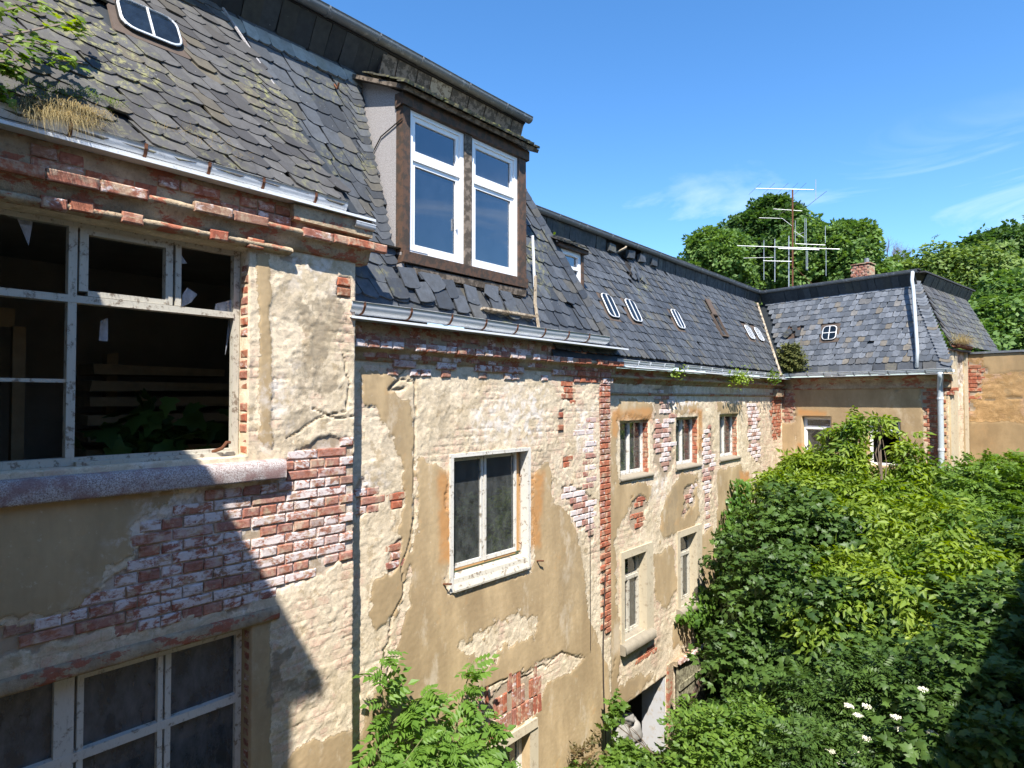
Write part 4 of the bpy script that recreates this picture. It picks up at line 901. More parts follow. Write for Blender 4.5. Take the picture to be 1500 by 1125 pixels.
# ---- upper eave: inclined dark slate soffit, peeling boards above the dormer, old gutter
def soffit(fr, a0, a1, ob, zb, ot, zt, parent, wd, mat='slatedark', seed=1):
    sf = slope_frame(fr, ob, zb, ot, zt); o, ex, es, ns, ln = sf; rr = random.Random(seed)
    MB().add([o+ex*a0-ns*.01, o+ex*a1-ns*.01, o+ex*a1+es*ln-ns*.01, o+ex*a0+es*ln-ns*.01], [(0, 1, 2, 3)]).build('soffit', 'felt', parent)
    a = a0; k = 0
    while a < a1:
        loose_slate(o+ex*(a+wd/2)+es*(-.01)+ns*(.004+rr.uniform(0, .01)), ex, es, ns, wd*.99, ln+.02, rr.gauss(0, .015), mat, parent, 0, k % 4); a += wd; k += 1
FT = thing
UE = MB().fbox(M, -1, 5.93, -5, -.47, 3.50, 3.56).build('eave', 'felt', T2)
soffit(M, -.5, 3.72, -.71, 3.30, -.50, 3.50, UE, .16)
bb = MB(); a = 3.74; rs = random.Random(3)
while a < 5.8:
    wd = rs.uniform(.14, .34); q0 = rs.uniform(-.01, .02); bb = MB().prism([M.p(a, -.60-q0, 3.17), M.p(a+wd-.012, -.60, 3.17+rs.uniform(-.02, .02)), M.p(a+wd-.012, -.49, 3.49), M.p(a, -.49, 3.49)], (-.012, 0, 0)); bb.build('soffit_board', 'board' if rs.random() < .45 else 'greywood', UE); a += wd
MB().prism([(-.62, 3.74, 3.16), (-.62, 5.86, 3.16), (-.52, 5.92, 3.5), (-.52, 3.74, 3.5)], (-.02, 0, 0)).build('fascia_backing', 'felt', UE)
MB().prism([(-.48, 5.93, 3.52), (-.62, 5.83, 3.18), (-2, 5.83, 3.18), (-2, 5.93, 3.52)], (0, .01, 0)).build('eave_end', 'greywood', UE)
gutter(M, -1.0, 5.97, -.43, 3.56, .058, 'zincdark', T2, .62, .004, 'zincdark', seed=12)
MB().add([(-.45, -1, 3.57), (-.45, 5.95, 3.57), (-4, 5.95, 4.2), (-4, -1, 4.2)], [(0, 1, 2, 3)]).build('upper_roof', 'felt', T2)

# ================================================================== LONG REAR BLOCK
T3 = thing('building', 'long far block with patchy plaster, three upper windows and small roof lights', 'building', (X3, 11, GZ))
s3 = lambda pts: M.poly(pts, X3)
U3 = [(7.655, 8.50, -1.13, -.312), (9.41, 10.25, -1.125, -.305), (11.19, 12.07, -1.12, -.290)]
L3 = [(7.715, 8.36, -3.46, -2.28), (9.48, 10.12, -3.42, -2.27)]
DR = (7.40, 9.02, GZ, -4.36)
z3 = [('skin', s3([(895, 600), (903, 610), (903, 705), (930, 715), (925, 735), (900, 790), (903, 900), (908, 960), (905, 1000), (893, 1125), (890, 1200), (880, 800)]), .08),
      ('skin', s3([(905, 585), (955, 590), (958, 608), (905, 610)]), .05), ('skin', s3([(990, 590), (1022, 585), (1025, 606), (988, 606)]), .05), ('skin', s3([(1050, 590), (1088, 590), (1084, 606), (1050, 606)]), .05),
      ('skin', s3([(905, 715), (945, 705), (955, 715), (948, 740), (918, 745), (905, 740)]), .05),
      ('skin', s3([(965, 755), (990, 700), (1022, 690), (1024, 760), (1010, 775), (985, 780), (975, 790), (965, 800)]), .08),
      ('skin', s3([(1050, 690), (1085, 680), (1095, 720), (1100, 820), (1050, 800)]), .05),
      ('skin', s3([(955, 810), (985, 800), (990, 860), (975, 895), (960, 880)]), .06),
      ('skin', s3([(1022, 790), (1042, 770), (1050, 860), (1020, 880)]), .04), ('skin', s3([(985, 915), (1015, 890), (1012, 935), (985, 950)]), .04), ('skin', s3([(900, 1010), (960, 975), (958, 995), (900, 1040)]), .08),
      ('brick', s3([(960, 565), (985, 565), (986, 600), (986, 680), (975, 710), (962, 690), (955, 660)]), .08),
      ('brick', s3([(925, 730), (950, 722), (946, 750), (936, 785), (926, 780), (920, 760)]), .08), ('brick', s3([(1000, 720), (1022, 705), (1015, 735), (1000, 760)]), .12),
      ('brick', s3([(1026, 640), (1042, 620), (1044, 690), (1042, 730), (1035, 770), (1028, 700)]), .14), ('brick', s3([(1095, 590), (1110, 590), (1115, 680), (1098, 670)]), .1), ('brick', s3([(1128, 575), (1144, 575), (1144, 640), (1130, 640)]), .08),
      ('brick', s3([(940, 960), (962, 940), (960, 955), (930, 975)]), .1),
      ('orange', s3([(895, 600), (955, 598), (955, 616), (903, 618), (903, 640), (895, 640)]), .03), ('orange', s3([(1008, 596), (1028, 600), (1030, 660), (1022, 660), (1022, 606), (1008, 606)]), .02), ('orange', s3([(1082, 690), (1096, 690), (1100, 760), (1084, 760)]), .03),
      ('stain_shade', s3([(985, 700), (990, 720), (985, 790), (972, 790)]), .08, .4), ('stain_shade', s3([(935, 950), (975, 930), (960, 990), (920, 1010)]), .12, .3), ('stain_shade', s3([(1100, 600), (1128, 620), (1120, 700), (1100, 680)]), .2, .2),
      ('white', s3([(985, 560), (1030, 560), (1020, 600), (985, 600)]), .1), ('white', s3([(1060, 560), (1090, 560), (1090, 590), (1060, 590)]), .08), ('white', s3([(960, 690), (980, 700), (970, 730), (955, 720)]), .05)]
wall3 = wall('wall', M, X3, 6.9, YC+.02, GZ, .42, .026, U3+L3+[DR], z3,
             [(s3([(905, 560), (960, 570), (1000, 566)]), .010), (s3([(893, 1000), (900, 965)]), .006)], T3, depth=.14, seed=9, rough=1.2, thin=1.5)
for pl, mt in (([(928, 732), (948, 724), (944, 750), (936, 780), (928, 775), (924, 760)], 'brickred'), ([(962, 570), (984, 570), (985, 600), (985, 660), (975, 690), (966, 680), (960, 650)], 'brickpale'), ([(1003, 722), (1018, 712), (1013, 735), (1003, 750)], 'brickpale'),
               ([(1026, 640), (1042, 620), (1044, 690), (1042, 730), (1035, 770), (1028, 700)], 'brickpale'), ([(1128, 575), (1144, 575), (1144, 640), (1130, 640)], 'brickred'), ([(1095, 590), (1110, 590), (1115, 680), (1098, 670)], 'brickpale'), ([(940, 960), (962, 940), (960, 955), (930, 975)], 'brickred')):
    bricks_in(M, X3, [s3(pl)], wall3, mt, .012, .12, 9, .12, one=False)
for (a0, a1, q0, q1) in U3:      # brick reveals on the far side of each upper window
    b = MB(); z = q0+.05
    while z < q1-.03: b.fbox(M, a1-.008, a1+.03, X3-.12+random.uniform(0, .01), X3-.004-random.uniform(0, .02), z-.031, z+.031, .002); z += BH
    b.build('reveal_bricks', 'brickred', wall3, kind='stuff')
# architrave mouldings round the lower windows, sills
for (a0, a1, q0, q1) in L3:
    b = MB()
    b.fbox(M, a0-.09, a0+.005, X3-.1, X3+.035, q0-.05, q1+.10, .002).fbox(M, a1-.005, a1+.20, X3-.1, X3+.036, q0-.05, q1+.10, .002).fbox(M, a0+.005, a1-.005, X3-.1, X3+.034, q1-.005, q1+.10, .002)
    b.build('architrave', 'ledge', T3)
    sweep(M, a0-.11, a1+.15, [(X3-.1, q0+.015), (X3+.06, q0-.01), (X3+.11, q0-.03), (X3+.112, q0-.13), (X3+.10, q0-.15), (X3-.1, q0-.155)], .03, .004, 'window_sill', 'sillstone', T3, 5)
wl = ['nearest upper window with two tall panes', 'middle upper window with a bright net curtain', 'farthest upper window with drawn curtains']
for i, (a0, a1, q0, q1) in enumerate(U3):
    wdw = window(M, a0, a1, q0+.02, q1, X3-.10, T3, ((a0+a1)/2,), (), .028, .014, 'whitewood', 'glass', .05, cur=[(a0+.06, a0+.16)] if i == 0 else ([(a0+.06, a0+.34)] if i == 1 else [(a0+.08, a0+.34), (a0+.47, a1-.1)]), roomd=1.4, label=wl[i])
    sweep(M, a0-.05, a1+.10, [(X3-.12, q0+.02), (X3+.015, q0+.01), (X3+.04, q0-.01), (X3+.04, q0-.045), (X3+.015, q0-.06), (X3-.12, q0-.06)], .03, .002, 'window_sill', 'sillstone', T3, 5)
for i, (a0, a1, q0, q1) in enumerate(L3):
    window(M, a0, a1, q0, q1, X3-.10, T3, (), (q1-.36,), .045, .025, 'oldwhite', 'glass', .05, roomd=1.4, label=['lower window nearer the door opening', 'lower window beside the ivy'][i])
    MB().fbox(M, (a0+a1)/2-.02, (a0+a1)/2+.02, X3-.15, X3-.09, q0+.04, q1-.40).build('mullion', 'oldwhite', T3)
    MB().fbox(M, a0+.05, a0+.22, X3-.22, X3-.215, q0+.05, q1-.4).build('curtain', 'curtain', T3)
# cornice
co3 = sweep(M, 7.15, YC, [(X3-.1, .44), (X3+.10, .44), (X3+.09, .40), (X3+.05, .385), (X3+.06, .35), (X3+.115, .335), (X3+.115, .305), (X3+.06, .295), (X3+.03, .25), (X3+.0, .22), (X3-.1, .21)], .03, .006, 'cornice', 'cornice', T3, 14)
sweep(M, 7.2, YC, [(X3-.05, .11), (X3+.035, .10), (X3+.045, .085), (X3+.02, .06), (X3-.05, .05)], .03, .008, 'frieze_moulding', 'cornice', T3, 15)
MB().fbox(M, 7.15, YC, X3, X3+.245, .452, .458).fbox(M, 7.15, YC, X3+.24, X3+.247, .445, .463).build('zinc_flashing', 'zinc', T3)
gutter(M, 7.20, 8.9, X3+.185, .535, .062, 'zinc', T3, .40, .004, 'zinc', seed=31); gutter(M, 9.25, 14.3, X3+.185, .535, .060, 'zinc', T3, .45, .006, 'zinc', seed=32)
# pier capital next to the inner corner
MB().fbox(M, 14.15, 14.74, X3-.02, X3+.10, .06, .215, .01).build('pier_capital', 'cornice', T3)
# open doorway with a pier, sacks inside, and a plank door folded back against the wall
room(M, DR[0]-.02, DR[1]+.0, GZ, DR[3]+.02, X3-.14, -3.0, T3, 'dark')
MB().fbox(M, 8.96, 9.012, X3-.40, X3-.01, GZ, -4.37, .002).build('whitewashed_reveal', 'whitewash', T3)
MB().fbox(M, 9.02, 9.2, X3, X3+.03, GZ, -4.2, .004).build('pier', 'cornice', T3)
DO = T3
a = 9.27; rs = random.Random(8); k = 0
while a < 10.2:
    wd = rs.uniform(.10, .16); MB().fbox(M, a, a+wd-.006, X3+.05, X3+.085+rs.uniform(0, .006), -5.45+rs.uniform(-.03, .03), -4.30-.004*k, .002).build('door_plank', 'plank', DO); a += wd; k += 1
for zz in (-4.62, -5.25): MB().fbox(M, 9.26, 10.22, X3+.092, X3+.12, zz-.045, zz+.045, .003).build('door_rail', 'plank', DO)
MB().box(M.p(9.72, X3+.105, -4.95), Vector((0, .44, .27)), (.012, 0, 0), Vector((0, -.02, .035))).build('door_brace', 'darkwood', DO)
a = 9.2; 
while a < 10.4: place_brick(M, a+.07, -4.21+.02*math.sin(a*9), X3+.16, 'h', 'brickwhite', wall3, rot=random.uniform(-.06, .06)); a += .135
MB().fbox(M, 9.2, 10.4, X3-.02, X3+.10, -4.27, -4.19, .012).build('door_ledge', 'cornice', T3)
# ---- roof
R3 = (.10, .50, -.825, 2.35); SF3 = slope_frame(M, *R3); L3s = SF3[4]
VB = atX(1141, 548, .07); VT = atX(1117, 445, -.80)
val = lambda s: VB.y+(15.10-VB.y)*(s/L3s)
quad('roof', [SF3[0]+SF3[1]*a+SF3[2]*s-SF3[3]*.012 for a, s in ((5.8, 0), (14.2, 0), (15.3, L3s), (5.8, L3s))], 'slatedark', T3)
roof3 = [o for o in bpy.data.objects if o.name.startswith('roof') and o.parent == T3][0]
tos = lambda z: (z-.5)/1.85*L3s
sky3 = [(7.62, tos(1.34)), (8.28, tos(1.34)), (9.80, tos(1.36)), (13.25, tos(1.42)), (13.82, tos(1.42))]
holes3 = [(a, s, .17, .24) for a, s in sky3]+[(11.68, tos(1.42), .16, .26), (8.95, tos(2.15), .14, .18), (6.62, tos(1.70), .30, .42)]
slates(SF3, 5.8, 15.2, L3s-.05, lambda a, s: a < val(s)-.06, .108, .150, .48, 'slate', roof3, 7, .10, holes=holes3, maxn=225, jit=1.2, keep=.994, rotb=-.05)
for a, s in sky3[:2]: skylight(SF3, a, s, .29, .40, roof3, 1, 'zinc')
skylight(SF3, *sky3[2], .28, .38, roof3, 1, 'zinc')
for a, s in sky3[3:]: skylight(SF3, a, s, .30, .34, roof3, 2, 'zinc')
o, ex, es, ns, _ = SF3     # opened, rusted roof light
hs_ = MB(); c = o+ex*11.68+es*tos(1.42)
hs_.box(c+es*.0-ex*.14+ns*.03, ex*.012, es*.24, ns*.03).box(c+ex*.14+ns*.03, ex*.012, es*.24, ns*.03).box(c+es*.24+ns*.03, ex*.15, es*.012, ns*.03).box(c-es*.24+ns*.03, ex*.15, es*.012, ns*.03)
hs_.build('skylight', 'flash', roof3, 'rusted roof light with its cover thrown open'); MB().box(c+ns*.004, ex*.13, es*.23, ns*.003).build('opening', 'iron', roof3); MB().box(c+es*.42+ns*.06, ex*.11, es*.18, ns*.008).build('cover', 'flash', roof3)  # the opening is a dark panel painting the unlit loft
# torn place in the roof below the eave
MB().box(o+ex*8.95+es*tos(2.15)+ns*.003, ex*.14, es*.17, ns*.003).build('roof_hole', 'iron', roof3)  # thin dark panel paints the shade inside the torn place
for k in range(7): loose_slate(o+ex*(8.85+.05*k)+es*(tos(1.95)+.07*(k % 3))+ns*.03, ex, es, ns, .11, .14, random.uniform(-.9, .9), 'slate', roof3, random.uniform(.1, .5), 60+k)
soffit(M, 5.8, 8.25, -.83, 2.36, -.78, 2.56, T3, .14, seed=4); soffit(M, 9.5, 15.25, -.83, 2.36, -.78, 2.56, T3, .14, seed=5)
MB().add([(-.9, 8.2, 2.34), (-.9, 9.55, 2.34), (-.85, 9.55, 2.6), (-.85, 8.2, 2.6)], [(0, 1, 2, 3)]).build('gap_shade_sheet', 'iron', T3)  # dark sheet paints the shade behind the missing soffit slates
for a in (8.45, 9.05, 9.42, 9.85): MB().fbox(M, a-.09, a+.09, -.80, -.74, 2.37, 2.50, .012).build('soffit_slate', 'slate', T3)
MB().tube([(-.80, 8.66, 2.40), (-.66, 8.72, 2.47), (-.70, 8.78, 2.50)], .02, 5).build('broken_lath', 'board', T3)
gutter(M, 5.95, 15.2, -.73, 2.60, .05, 'zincdark', T3, .8, .003, 'zincdark', seed=41)
MB().add([(-.74, 5.9, 2.62), (-.74, 15.3, 2.62), (-5, 15.3, 3.2), (-5, 5.9, 3.2)], [(0, 1, 2, 3)]).build('upper_roof', 'felt', T3)
MB().fbox(M, 5.9, 15.3, -.82, -.70, 2.615, 2.635).build('eave_edge', 'felt', T3)
# small dormer half hidden by the middle block
q0 = M.px((812, 362), -.42); d0, d1 = 6.36, 6.86
sd = MB().fbox(M, d0, d1, -.80, -.38, 1.37, 1.98).build('dormer', 'dark', T3, 'small single window dormer with a rusty slate hood')
b = MB().fbox(M, d0, d0+.06, -.34, -.27, 1.36, 1.97).fbox(M, d1-.06, d1, -.34, -.27, 1.36, 1.97).fbox(M, d0+.06, d1-.06, -.34, -.27, 1.91, 1.969).fbox(M, d0+.06, d1-.06, -.34, -.27, 1.73, 1.77).fbox(M, d0+.06, d1-.06, -.34, -.27, 1.361, 1.42); b.build('window_frame', 'pvc', sd)
MB().fbox(M, d0+.06, d1-.06, -.31, -.305, 1.42, 1.73).build('pane', 'glassblue', sd); MB().fbox(M, d0+.06, d1-.06, -.31, -.305, 1.77, 1.91).build('pane', 'glassblue', sd)
MB().fbox(M, d1+.0, d1+.05, -.85, -.25, 1.28, 1.97, .004).build('post', 'darkwood', sd)
MB().fbox(M, d0-.08, d1+.10, -.45, -.20, 1.97, 2.02, .006).build('hood_board', 'darkwood', sd)
SDm = slope_frame(M, -.18, 2.01, -.76, 2.31)
MB().add([SDm[0]+SDm[1]*a+SDm[2]*s for a, s in ((d0-.14, 0), (d1+.14, 0), (d1+.02, .62), (d0-.02, .62))], [(0, 1, 2, 3)]).build('hood', 'slatedark', sd)
for r_ in range(4):
    for a in np.arange(d0-.08, d1+.10-.03*r_, .12): loose_slate(SDm[0]+SDm[1]*a+SDm[2]*(r_*.13)+SDm[3]*.012, SDm[1], SDm[2], SDm[3], .12, .18, random.uniform(-.05, .05), 'slatemossy', roof3, 0, int(a*9))
MB().tube([SF3[0]+SF3[1]*(val(s)-.02)+SF3[2]*s+SF3[3]*.022 for s in np.linspace(0, L3s-.05, 10)], .035, 5).build('valley_flashing', 'board', roof3)

# ================================================================== RIGHT WING
T4 = thing('building', 'right hand wing facing the camera with one roof light and a long grey downpipe', 'building', W.p(1.6, -1, GZ))
w4 = lambda pts: W.poly(pts, 0)
U4 = [(.47, 1.09, -1.35, -.385), (1.83, 2.42, -1.35, -.400)]
z4 = [('skin', [(.30, -2.2), (.30, .2), (.35, .45), (2.75, .45), (2.90, .0), (2.84, -.6), (2.9, -1.2), (2.75, -1.5), (2.9, -2.2)], .08), ('skin', [(-.1, -3), (-.1, -.55), (.33, -.55), (.4, -3)], .05),
      ('brick', [(.0, -.5), (.0, .12), (.28, .12), (.30, -.1), (.28, -.5)], .06), ('brick', [(2.88, -2.4), (2.84, -.6), (2.80, .2), (2.95, .3), (3.24, .3), (3.24, -2.4)], .06),
      ('orange', [(.38, -.35), (.38, -.20), (1.0, -.28), (1.0, -.37), (.45, -.38)], .03), ('orange', [(.36, -1.4), (.46, -1.4), (.46, -1.0), (.36, -1.0)], .03),
      ('stain_shade', [(0, .22), (0, .46), (3.2, .46), (3.2, .25)], .05, .25)]  # last band paints the eave's shade onto the frieze
wall4 = wall('wall', W, 0, -.02, 3.25, GZ, .50, .03, U4, z4, [([(1.2, .22), (1.8, .26), (2.4, .18)], .01)], T4, 'wallwing', depth=.14, seed=15, thin=.7)
bricks_in(W, 0, [[(.0, -.5), (.0, .14), (.28, .14), (.30, -.1), (.28, -.5)]], wall4, 'brick', .012, .06, 3, .05); bricks_in(W, 0, [[(2.92, -2.4), (2.86, -.6), (2.84, .25), (3.25, .3), (3.25, -2.4)]], wall4, 'brickred', .012, .08, 3, .05)
for i, (a0, a1, q0, q1) in enumerate(U4):
    window(W, a0, a1, q0, q1, -.09, T4, (), (q1-.25,), .045, .022, 'pvc', 'glass', .05, roomd=1.4, openings=((0, 0),) if i else (), label=['left window with a cracked lower pane behind the leaves', 'right window with its lower pane gone, behind the leaves'][i])
sh_ = MB().prism([W.p(.62, -.10, -.78), W.p(.72, -.10, -.70), W.p(.95, -.10, -.84), W.p(.95, -.10, -.93), W.p(.70, -.10, -.88)], -W.n*.01).build('dark_pane_patch', 'iron', T4)  # dark patch paints the unlit room seen through the broken pane
sweep(W, .0, 3.3, [(-.1, .47), (.10, .47), (.09, .40), (.03, .37), (.03, .26), (.045, .24), (.03, .215), (-.1, .21)], .03, .004, 'cornice', 'cornice', T4, 19)
MB().fbox(W, .0, 3.38, .0, .31, .478, .484).build('zinc_flashing', 'zinc', T4)
gutter(W, .22, 3.40, .265, .56, .062, 'zinc', T4, .34, .002, 'zincdark', seed=51)
R4 = (.20, .58, -.42, 2.30); SF4 = slope_frame(W, *R4); L4 = SF4[4]
valW = lambda s: (Vector((-.02, 14.35, 0))-W.o).dot(W.ex)*(1-s/L4)+(-.62)*(s/L4)
hipW = lambda s: 3.36+(2.66-3.36)*(s/L4)
quad('roof', [SF4[0]+SF4[1]*a+SF4[2]*s-SF4[3]*.012 for a, s in ((-.1, 0), (3.36, 0), (2.66, L4), (-.9, L4))], 'slatedark', T4)
roof4 = [o for o in bpy.data.objects if o.name.startswith('roof') and o.parent == T4][0]
to4 = lambda z: (z-.58)/1.72*L4
slates(SF4, -.9, 3.4, L4-.03, lambda a, s: valW(s)+.05 < a < hipW(s)-.10, .125, .125, -.10, 'slateblue', roof4, 9, .16, holes=[(1.05, to4(1.44), .19, .21), (.22, to4(1.52), .16, .22)], maxn=215, jit=1.0, keep=.995, rotb=.03)
for a in np.arange(.15, 3.3, .22): loose_slate(SF4[0]+SF4[1]*a+SF4[2]*(-.02)+SF4[3]*.004, SF4[1], SF4[2], SF4[3], .22, .22, 0, 'slate', roof4, 0, int(a*10))
for i, s in enumerate(np.arange(.05, L4, .068)): loose_slate(SF4[0]+SF4[1]*(hipW(s)-.07)+SF4[2]*s+SF4[3]*.022, SF4[1], SF4[2], SF4[3], .19, .12, -.25, 'slateblue', roof4, .06, i)
skylight(SF4, 1.05, to4(1.44), .30, .33, roof4, 1, 'pvc')
MB().box(SF4[0]+SF4[1]*.22+SF4[2]*to4(1.52)+SF4[3]*.003, SF4[1]*.15, SF4[2]*.2, SF4[3]*.003).build('roof_hole', 'darkwood', roof4)  # flat dark panel in place of a cut hole
for k in range(4): loose_slate(SF4[0]+SF4[1]*(.12+.08*k)+SF4[2]*(to4(1.52)+.07*(k % 3)-.1)+SF4[3]*.03, SF4[1], SF4[2], SF4[3], .11, .14, random.uniform(-.9, .9), 'slate', roof4, .3, 70+k)
soffit(W, -.65, 2.62, -.43, 2.31, -.33, 2.55, T4, .15, seed=14)
gutter(W, -.62, 2.68, -.30, 2.60, .045, 'zincdark', T4, .9, .001, 'zincdark', seed=42)
MB().fbox(W, -.6, 2.70, -.42, -.28, 2.612, 2.632).build('eave_edge', 'felt', T4)
MB().add([W.p(-.7, -.3, 2.62), W.p(2.68, -.3, 2.62), W.p(2.2, -4, 2.95), W.p(-.7, -4, 2.95)], [(0, 1, 2, 3)]).build('upper_roof', 'felt', T4)
# downpipes
MB().tube([W.p(2.60, -.28, 2.58), W.p(2.60, -.22, 2.40), W.p(2.64, -.16, 2.2), W.p(2.79, .16, .95), W.p(2.80, .24, .62)], .033, 10).build('downpipe', 'pipe', T4, smooth=True)
dp = MB().tube([W.p(3.20, .28, .52), W.p(3.19, .25, .42), W.p(3.145, .13, .27), W.p(3.145, .12, .1), W.p(3.145, .12, -2.2), W.p(3.145, .12, -4.5)], .050, 12).build('downpipe', 'pipe', T4, smooth=True)
for z in (.02, -.95, -1.9): MB().tube([W.p(3.145, .12, z-.02), W.p(3.145, .12, z+.02)], .058, 12).build('pipe_collar', 'zinc', dp)
# end face of the wing
wallE = wall('wall', E_, 0, 0, 1.10, GZ, .95, .03, [], [('skin', [(-.2, -7), (-.2, 1.2), (.30, 1.2), (.30, -7)], .02), ('skin', [(.85, -7), (.85, 1.2), (1.3, 1.2), (1.3, -7)], .04), ('brick', [(.5, .1), (.5, .9), (.8, .95), (.85, .3)], .1), ('white', [(.4, 0), (.4, .9), (.9, .9), (.9, 0)], .1)], [], T4, seed=22)
for (a0, a1) in ((.03, .16), (.24, .36), (.95, 1.06)): MB().fbox(E_, a0, a1, .0, .055, -4, .93, .003).build('pilaster_strip', 'ledge', T4)
MB().fbox(E_, -.02, 1.10, .0, .10, .93, .97).build('eave_board', 'darkwood', T4); gutter(E_, -.04, .98, .11, 1.03, .05, 'rust', T4, .5, .0, 'rust', seed=61)
q = [W.p(3.30, .0, 1.0), B_.p(.05, .0, 1.0), B_.p(-.75, -1.4, 2.5), W.p(2.66, -.42, 2.3)]
quad('roof_end', q, 'slatedark', T4)
SFE = slope_frame(E_, .06, 1.0, -.60, 2.34)
slates(SFE, -.0, 3.6, SFE[4]-.05, lambda a, s: a > s*.45+.02, .14, .14, .3, 'slatemossy', roof4, 19, .05, maxn=0)
soffit(E_, .62, 3.8, -.62, 2.34, -.50, 2.55, T4, .16, seed=24)
MB().fbox(E_, .40, 3.9, -.62, -.46, 2.56, 2.59).build('eave_edge', 'felt', T4)
# ochre rendered wall beyond
T5 = thing('wall', 'ochre rendered wall with grey coping at the far right edge', 'wall', B_.p(1.8, 0, GZ))
wall('wall_face', B_, 0, 0, 4.0, GZ, .90, .035, [], [('skin', [(-.5, -7), (-.5, -.42), (1, -.45), (5, -.42), (5, -7)], .03), ('skin', [(.3, .5), (.3, 1), (5, 1), (5, .62)], .02), ('brick', [(-.1, -.25), (-.1, .85), (.08, .72), (.22, .62), (.38, .60), (.30, .44), (.20, .3), (.26, .18), (.12, .0), (.1, -.25)], .10),
      ('brick', [(-.1, -2.5), (-.1, -1.62), (5, -1.66), (5, -2.5)], .03), ('stain_shade', [(.0, -1.25), (.3, -1.3), (.5, -1.4), (0, -1.6)], .1, .3)], [([(.3, -.02), (.8, .03), (1.4, -.04)], .012)], T5, 'wallbrown', seed=31)
wf = [o for o in bpy.data.objects if o.parent == T5][0]
bricks_in(B_, 0, [[(-.05, -.3), (-.05, .85), (.08, .72), (.22, .66), (.38, .60), (.30, .44), (.20, .3), (.30, .18), (.12, .0), (.1, -.3)]], wf, 'brickred', .014, .08, 8, .05)
bricks_in(B_, 0, [[(.3, -2.4), (.3, -1.66), (3, -1.68), (3, -2.4)]], wf, 'brickwhite', .012, .03, 12, .05, one=True, name='brick_courses')
MB().fbox(B_, -.02, 4.0, -.25, .045, .905, .945).build('coping', 'zincdark', T5)
MB().fbox(B_, .02, .04, .0, .05, -.0, .90).build('edge_flashing', 'zinc', T5)
# chimney and aerial mast on the wing roof
CH = thing('chimney', 'small red brick chimney behind the wing roof edge', 'chimney', at(1260, 400, 19.5))
c0 = at(1260, 400, 19.5); cf = Frame((c0.x, c0.y, 0), Wv, Nv)
MB().fbox(cf, -.23, .23, -.4, -.02, 2.4, 3.70).build('core', 'cornice', CH); k = 0
for i in range(10):
    z = 3.02+i*.0735; off = (i % 2)*.06
    for a in (-.17+off, -.02+off, .13+off): place_brick(cf, a-.02, z, .0, 'h', 'brick', CH)
MB().fbox(cf, -.25, .26, -.42, .02, 3.74, 3.77, .005).build('cap', 'cornice', CH); MB().tube([cf.p(.1, -.2, 3.7), cf.p(.1, -.2, 3.92)], .06, 8).build('flue_pipe', 'zincdark', CH)
AN = thing('aerial_mast', 'rusty aerial mast with several rod antennas above the far roof', 'antenna', at(1161, 420, 18))
def A(px, py, d=18): return at(px, py, d)
MB().tube([A(1161, 470), A(1161, 278)], .022, 8).build('mast', 'rust', AN); MB().tube([A(1159, 470)+Vector((-.06, 0, 0)), A(1159, 345)+Vector((-.06, 0, 0))], .014, 6).build('mast_stay', 'antenna', AN)
def rod(pts, r=.011, mt='antenna'): MB().tube([A(*p) for p in pts], r*.55, 5).build('rod', mt, AN)
rod([(1107, 276), (1192, 278)], .018)
for x, dx in ((1106, 0), (1126, 0), (1146, 0), (1160, 0), (1172, 0)): rod([(x-9, 285+(x-1106)*.0, 17.8), (x+9, 268, 18.5)], .008, 'iron')
rod([(1195, 263), (1195, 292)], .016); rod([(1179, 305, 17.9), (1211, 280, 18.4)], .010, 'iron'); rod([(1140, 315, 17.8), (1170, 297, 18.4)], .016, 'iron')
rod([(1133, 306), (1175, 309)], .010); rod([(1112, 319), (1146, 320), (1160, 331)], .011); rod([(1080, 360), (1230, 365)], .017); rod([(1140, 364, 17.7), (1200, 366, 17.7)], .017)
rod([(1119, 352), (1119, 410)], .014); rod([(1135, 350), (1135, 413)], .020); rod([(1089, 378), (1133, 377)], .009); rod([(1118, 382), (1160, 383)], .015)
for x, y0, y1 in ((1165, 323, 356), (1179, 320, 358), (1181, 320, 396), (1209, 331, 356), (1210, 362, 404), (1183, 366, 396)): rod([(x, y0), (x, y1)], .012)
rod([(1165, 357), (1209, 359)], .013); rod([(1135, 388), (1185, 355)], .014, 'iron'); rod([(1163, 390), (1190, 416, 17.4)], .007, 'rust'); rod([(1166, 345), (1178, 340)], .01); rod([(1163, 338), (1178, 348)], .01)

# ================================================================== VEGETATION
def tpl_pinnate(n=4, ll=.40, lw=.13, sag=.25, term=True):
    V = []; F = []
    def leaflet(p, d, L_, w_):
        d = Vector(d).normalized(); s = Vector((-d.y, d.x, 0)).normalized(); b = len(V)
        V.extend([tuple(p), tuple(Vector(p)+d*L_*.45+s*w_+Vector((0, 0, -.02*L_))), tuple(Vector(p)+d*L_+Vector((0, 0, -sag*L_))), tuple(Vector(p)+d*L_*.45-s*w_+Vector((0, 0, -.02*L_)))])
        F.extend([(b, b+2, b+1), (b, b+3, b+2)])
    for i in range(n):
        t = .22+.72*i/n
        for sgn in (-1, 1): leaflet((t, 0, -sag*t*t), (.45, sgn*.9, -.1), ll*(1-.25*abs(t-.5)), lw)
    if term: leaflet((.92, 0, -sag*.85), (1, 0, -.2), ll*1.05, lw*1.1)
    V.extend([(0, .008, 0), (0, -.008, 0), (.95, 0, -sag*.9)]); b = len(V)-3; F.append((b, b+1, b+2))
    return np.array(V), F
